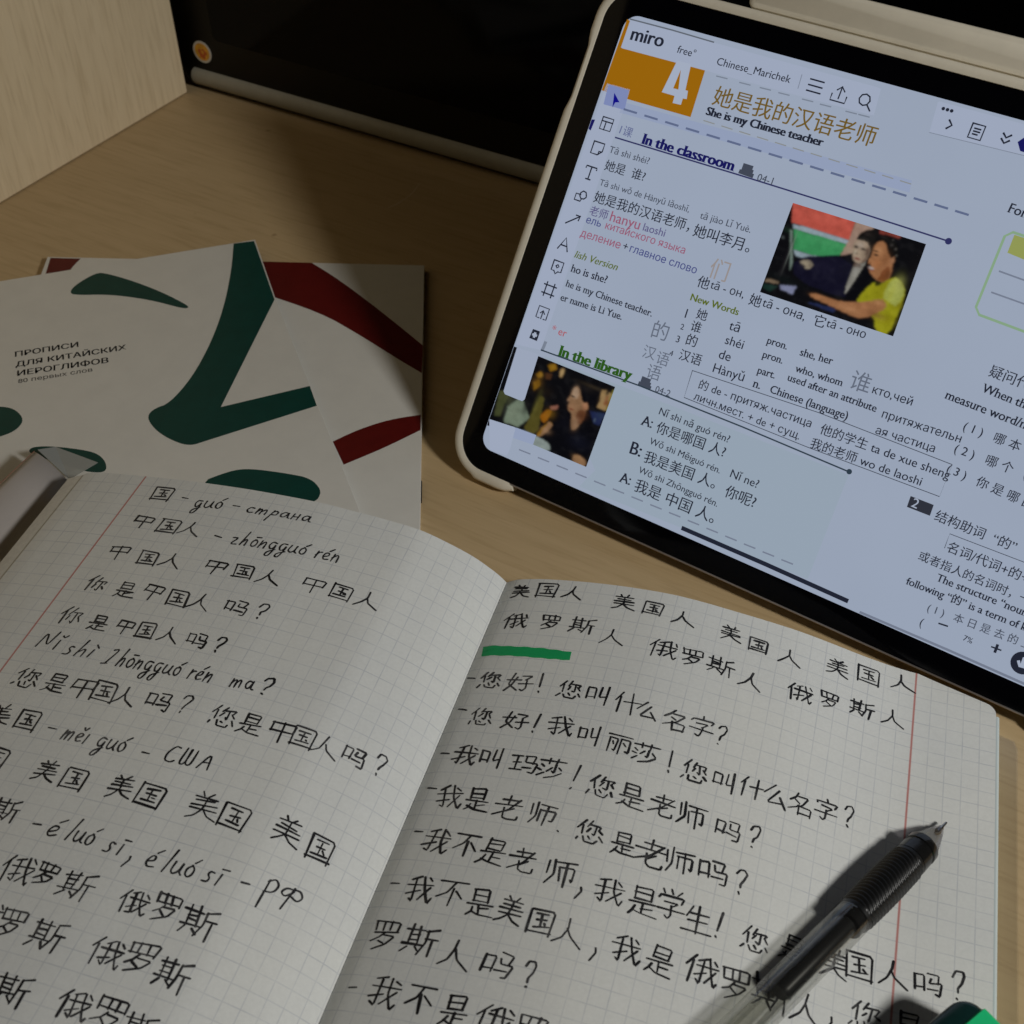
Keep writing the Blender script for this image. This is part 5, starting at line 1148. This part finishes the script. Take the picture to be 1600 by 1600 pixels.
def picture(key, nx, ny, label):
    """a photo shown on the screen: soft-edged coloured cells on a fine grid, still one flat picture"""
    items = sorted(pics[key], key=lambda it: it[0])
    base = items[0][3]
    if key == 'p1': TL, TR, BR, BL = base
    else: TL, TR, BR, BL = base[0], base[2], base[3], base[6]
    if key == 'p2': TL = (BL[0], TL[1]+0.6); TR = (TR[0], TL[1]); BR = (TR[0], BR[1]); BL = (BL[0], BR[1]-0.4)
    fx = (np.arange(nx)+0.5)/nx; fy = (np.arange(ny)+0.5)/ny
    FX, FY = np.meshgrid(fx, fy)
    U = (TL[0]*(1-FX)+TR[0]*FX)*(1-FY)+(BL[0]*(1-FX)+BR[0]*FX)*FY
    V = (TL[1]*(1-FX)+TR[1]*FX)*(1-FY)+(BL[1]*(1-FX)+BR[1]*FX)*FY
    img = np.zeros((ny, nx, 3)); img[:] = srgb(8, 8, 11)
    rng = np.random.RandomState(5)
    def inpoly(P):
        c = np.zeros(U.shape, bool)
        for k in range(len(P)):
            (x0, y0), (x1, y1) = P[k-1], P[k]
            if y0 == y1: continue
            c ^= ((y0 > V) != (y1 > V)) & (U < (x1-x0)*(V-y0)/(y1-y0)+x0)
        return c
    def blur(a, n_):
        for _ in range(n_):
            b_ = np.pad(a, [(1, 1), (1, 1)]+[(0, 0)]*(a.ndim-2), mode='edge')
            a = (b_[:-2, 1:-1]+b_[2:, 1:-1]+b_[1:-1, :-2]+b_[1:-1, 2:]+2*b_[1:-1, 1:-1])/6
        return a
    for lay, P, c, _ in items:
        if lay == 2: continue
        mk = blur(inpoly(P).astype(float), 2)[..., None]
        img = img*(1-mk)+np.array(c)*mk
    for pk, u, v, ru, rv, c, al in BLOB:
        if pk != key: continue
        g = np.exp(-(((U-u)/ru)**2+((V-v)/rv)**2))[..., None]*al
        img = img*(1-g)+np.array(srgb(*c))*g
    low = blur(rng.rand(ny, nx), 14); low = (low-low.mean())/low.std()
    fine = blur(rng.rand(ny, nx, 1), 1); fine = (fine-fine.mean())/fine.std()
    img = blur(img, 1)*1.06*(1+0.05*low[..., None])*(1+0.02*fine)+0.0012*np.maximum(0, low)[..., None]
    GX, GY = np.meshgrid(np.linspace(0, 1, nx+1), np.linspace(0, 1, ny+1))
    gu = (TL[0]*(1-GX)+TR[0]*GX)*(1-GY)+(BL[0]*(1-GX)+BR[0]*GX)*GY
    gv = (TL[1]*(1-GX)+TR[1]*GX)*(1-GY)+(BL[1]*(1-GX)+BR[1]*GX)*GY
    b = MB()
    b.quadgrid([[on_tab(max(0.15, gu[r, c]), gv[r, c], LAY(3)) for c in range(nx+1)] for r in range(ny+1)])
    mt, nt, N, L, B = mat('screen_picture')
    B.inputs['Base Color'].default_value = (0.004, 0.004, 0.005, 1); B.inputs['Specular IOR Level'].default_value = 0
    at = N.new('ShaderNodeAttribute'); at.attribute_name = 'shown'
    L.new(at.outputs['Color'], B.inputs['Emission Color']); B.inputs['Emission Strength'].default_value = 1.0
    o = b.build('picture', mt, screen, fix=False)
    ca_ = o.data.color_attributes.new('shown', 'FLOAT_COLOR', 'CORNER')
    cell = np.clip(img.reshape(-1, 3), 0, 1)
    buf = np.ones((len(cell), 4, 4)); buf[:, :, :3] = cell[:, None, :]
    ca_.data.foreach_set('color', buf.ravel())
    o['label'] = label
picture('p1', 150, 106, 'photo of two people at a computer, one in yellow')
picture('p2', 120, 106, 'photo of a dark-haired man in a black shirt looking aside')

# case: rim round three sides with the bottom left open between the corners, back shell, pencil ridge
def offset_outline(d, r): return rrect(-BZ-d, -BZ-d, W+BZ+d, Hs+BZ+d, r+d, 14)
def path_pts():
    """outline of the tablet from the bottom edge near the left corner clockwise round to the bottom near the right corner"""
    x0, y0, x1, y1, r = -BZ, -BZ, W+BZ, Hs+BZ, 12.5
    P = []
    def seg(a, c, n_): P.extend([(a[0]+(c[0]-a[0])*k/n_, a[1]+(c[1]-a[1])*k/n_) for k in range(n_)])
    def arc_(cx, cy, a0, a1, n_=14): P.extend([(cx+r*math.cos(math.radians(a0+(a1-a0)*k/n_)), cy+r*math.sin(math.radians(a0+(a1-a0)*k/n_))) for k in range(n_)])
    seg((x0+27, y0), (x0+r, y0), 6); arc_(x0+r, y0+r, 270, 180)
    seg((x0, y0+r), (x0, y1-r), 60); arc_(x0+r, y1-r, 180, 90)
    seg((x0+r, y1), (x1-r, y1), 40); arc_(x1-r, y1-r, 90, 0)
    seg((x1, y1-r), (x1, y0+r), 40); arc_(x1-r, y0+r, 0, -90)
    seg((x1-r, y0), (x1-27, y0), 6); P.append((x1-27, y0))
    return P
PP = path_pts()
b = MB(); rows = []
for i, (x, y) in enumerate(PP):
    a, e = PP[max(0, i-1)], PP[min(len(PP)-1, i+1)]
    L = math.hypot(e[0]-a[0], e[1]-a[1]); nx, ny = -(e[1]-a[1])/L, (e[0]-a[0])/L   # outward for a clockwise path
    th, hi = 2.7, 0.7
    if abs(x+BZ) < 0.1 and 124 < y < 151:                # button recess in the left rim
        f = min(1, (y-124)/4, (151-y)/4); th = 2.7-1.0*f
    if y < -BZ+0.1: th += 0.7
    e_ = min(i, len(PP)-1-i)
    if e_ < 3: th *= (0.55, 0.85, 0.97)[e_]; hi -= (1.0, 0.35, 0.1)[e_]
    prof = [(0.05, -5.4), (th-1.2, -5.4), (th, -4.2), (th, hi-1.4), (th-0.35, hi-0.5), (th-1.0, hi), (0.4, hi), (-0.7, hi-0.3), (-0.8, hi-0.55), (-0.7, hi-0.68), (0.05, hi-0.72)]
    rows.append([(x+nx*d, y+ny*d, z) for d, z in prof])
b.quadgrid(rows, close=True)
b.face(rows[0]); b.face(list(reversed(rows[-1])))
case = sharp(b.build('case', M['case'], tab), 40)
b = MB(); b.loft(slab(offset_outline(0.0, 12.5), [(-6.6, 0.6), (-6.2, 0), (-5.05, 0)])); b.build('back_shell', M['case'], case)
b = MB()
rr = rrect(39, Hs+BZ+3.3, 196, Hs+BZ+14.8, 3.0, 6)
b.loft(slab(rr, [(-12.5, 1.2), (-11.5, 0), (-4.6, 0), (-3.4, 0.5), (-2.8, 1.8)])); sharp(b.build('pencil_holder', M['case'], case), 40)
# folded cover that props the tablet up from behind
b = MB()
ct, stl = math.cos(TTILT), math.sin(TTILT)
yl = 118.0                                   # where the prop meets the back
back = -6.8
zg = TZ0+yl*stl+back*ct
foot_run = 62.0                              # how far behind the foot stands
fy = yl - (zg-0.8)*stl + foot_run*ct         # foot in tablet axes (drop zg, move back foot_run)
fz = back - (zg-0.8)*ct - foot_run*stl
rows = []
for x in (-6.0, W+6.0):
    rows.append([(x, yl, back), (x, yl+1.6, back-1.6), (x, fy+1.4, fz), (x, fy, fz)])
b.loft(rows)
b.build('folding_stand', M['case'], tab)

# ------------------------------------------------------------------ pen

def axis_empty(name, P, D):
    o = empty(name, P)
    o.rotation_mode = 'QUATERNION'
    o.rotation_quaternion = Vector((0, 0, 1)).rotation_difference(Vector(D).normalized())
    return o
pd_ = [PEN_B[i]-PEN_A[i] for i in range(3)]
pen_ = axis_empty('pen', PEN_A, pd_)
tag(pen_, 'clear gel pen with a ribbed black grip lying across the written page', 'pen')
def lathe(name, prof, mt, parent, n=40, deg=30, cap=True, rad=None):
    b = MB(); rows = []
    for z, r in prof:
        rows.append([((rad(z, 2*math.pi*k/n, r) if rad else r)*math.cos(2*math.pi*k/n), (rad(z, 2*math.pi*k/n, r) if rad else r)*math.sin(2*math.pi*k/n), z) for k in range(n)])
    b.loft(rows, 0, cap, cap)
    return sharp(b.build(name, mt, parent), deg)
lathe('tip', [(0, 0.25), (0.15, 0.36), (2.6, 0.5), (2.8, 0.85), (5.2, 1.2)], M['steel'], pen_)
lathe('tip_holder', [(5.2, 1.2), (5.4, 1.5), (9.0, 2.0), (12.6, 2.3)], M['brass'], pen_)
lathe('cone', [(4.0, 1.4), (6, 2.2), (12.0, 4.3), (12.2, 4.5)], M['cone'], pen_, cap=False)
lathe('collar', [(12.2, 3.6), (12.2, 4.55), (12.6, 4.8), (14.6, 4.9), (14.9, 4.55), (15.9, 4.55), (16.2, 4.9), (19.6, 5.0), (19.9, 4.4)], M['blackp'], pen_)
gp = [(19.9+27.3*k/230, 5.0+0.28*math.sin(math.pi*k/230)) for k in range(231)]
lathe('grip', [(19.9, 4.2)]+gp+[(47.2, 4.2)], M['rubber'], pen_, n=64, deg=80,
      rad=lambda z, a, r: r+(0.24*math.sin(2*math.pi*(z/1.45+1.1*abs(math.sin(a*1.5)))) if 21.0 < z < 46.0 else 0))
lathe('insert', [(47.2, 3.8), (47.2, 4.55), (50.5, 4.5), (50.6, 2.2), (54, 2.0)], M['blackp'], pen_)
lathe('barrel', [(47.3, 5.0), (48, 5.1), (138, 5.1), (141, 4.7)], M['clear'], pen_, cap=False)
rf = lathe('refill', [(50.6, 3.3), (134, 3.3)], M['tube'], pen_, cap=False)
lathe('ink_column', [(49.5, 3.05), (79.0, 3.05), (80.2, 2.4)], M['refill_ink'], rf)

# ------------------------------------------------------------------ highlighter pen
hl = empty('highlighter', HL_P, 0)
hl.rotation_euler.z = HL_A
tag(hl, 'bright green highlighter with a dark green end lying at the page corner', 'highlighter')
b = MB()
rings = []
for xa, d in ((0.0, 0.5), (0.5, 0.0), (96, 0.0), (97, 0.6)):
    rings.append([(xa, q[0], q[1]) for q in rrect(-26+d, -15+d, 0-d, 0-d, 2.0, 5)])
b.loft(rings); sharp(b.build('body', M['mgreen'], hl), 40)
b = MB()
rings = []
for k in range(7):
    a = math.pi/2*k/6
    ins = 0.7+4.6*(1-math.sin(a))
    rings.append([(-5.4*math.cos(a), q[0], q[1]) for q in rrect(-26+ins, -15+ins*0.55, -ins, -ins*0.42, 2.0, 5)])
b.loft(rings); sharp(b.build('end_plug', M['mdark'], hl), 50)

bpy.context.view_layer.update()
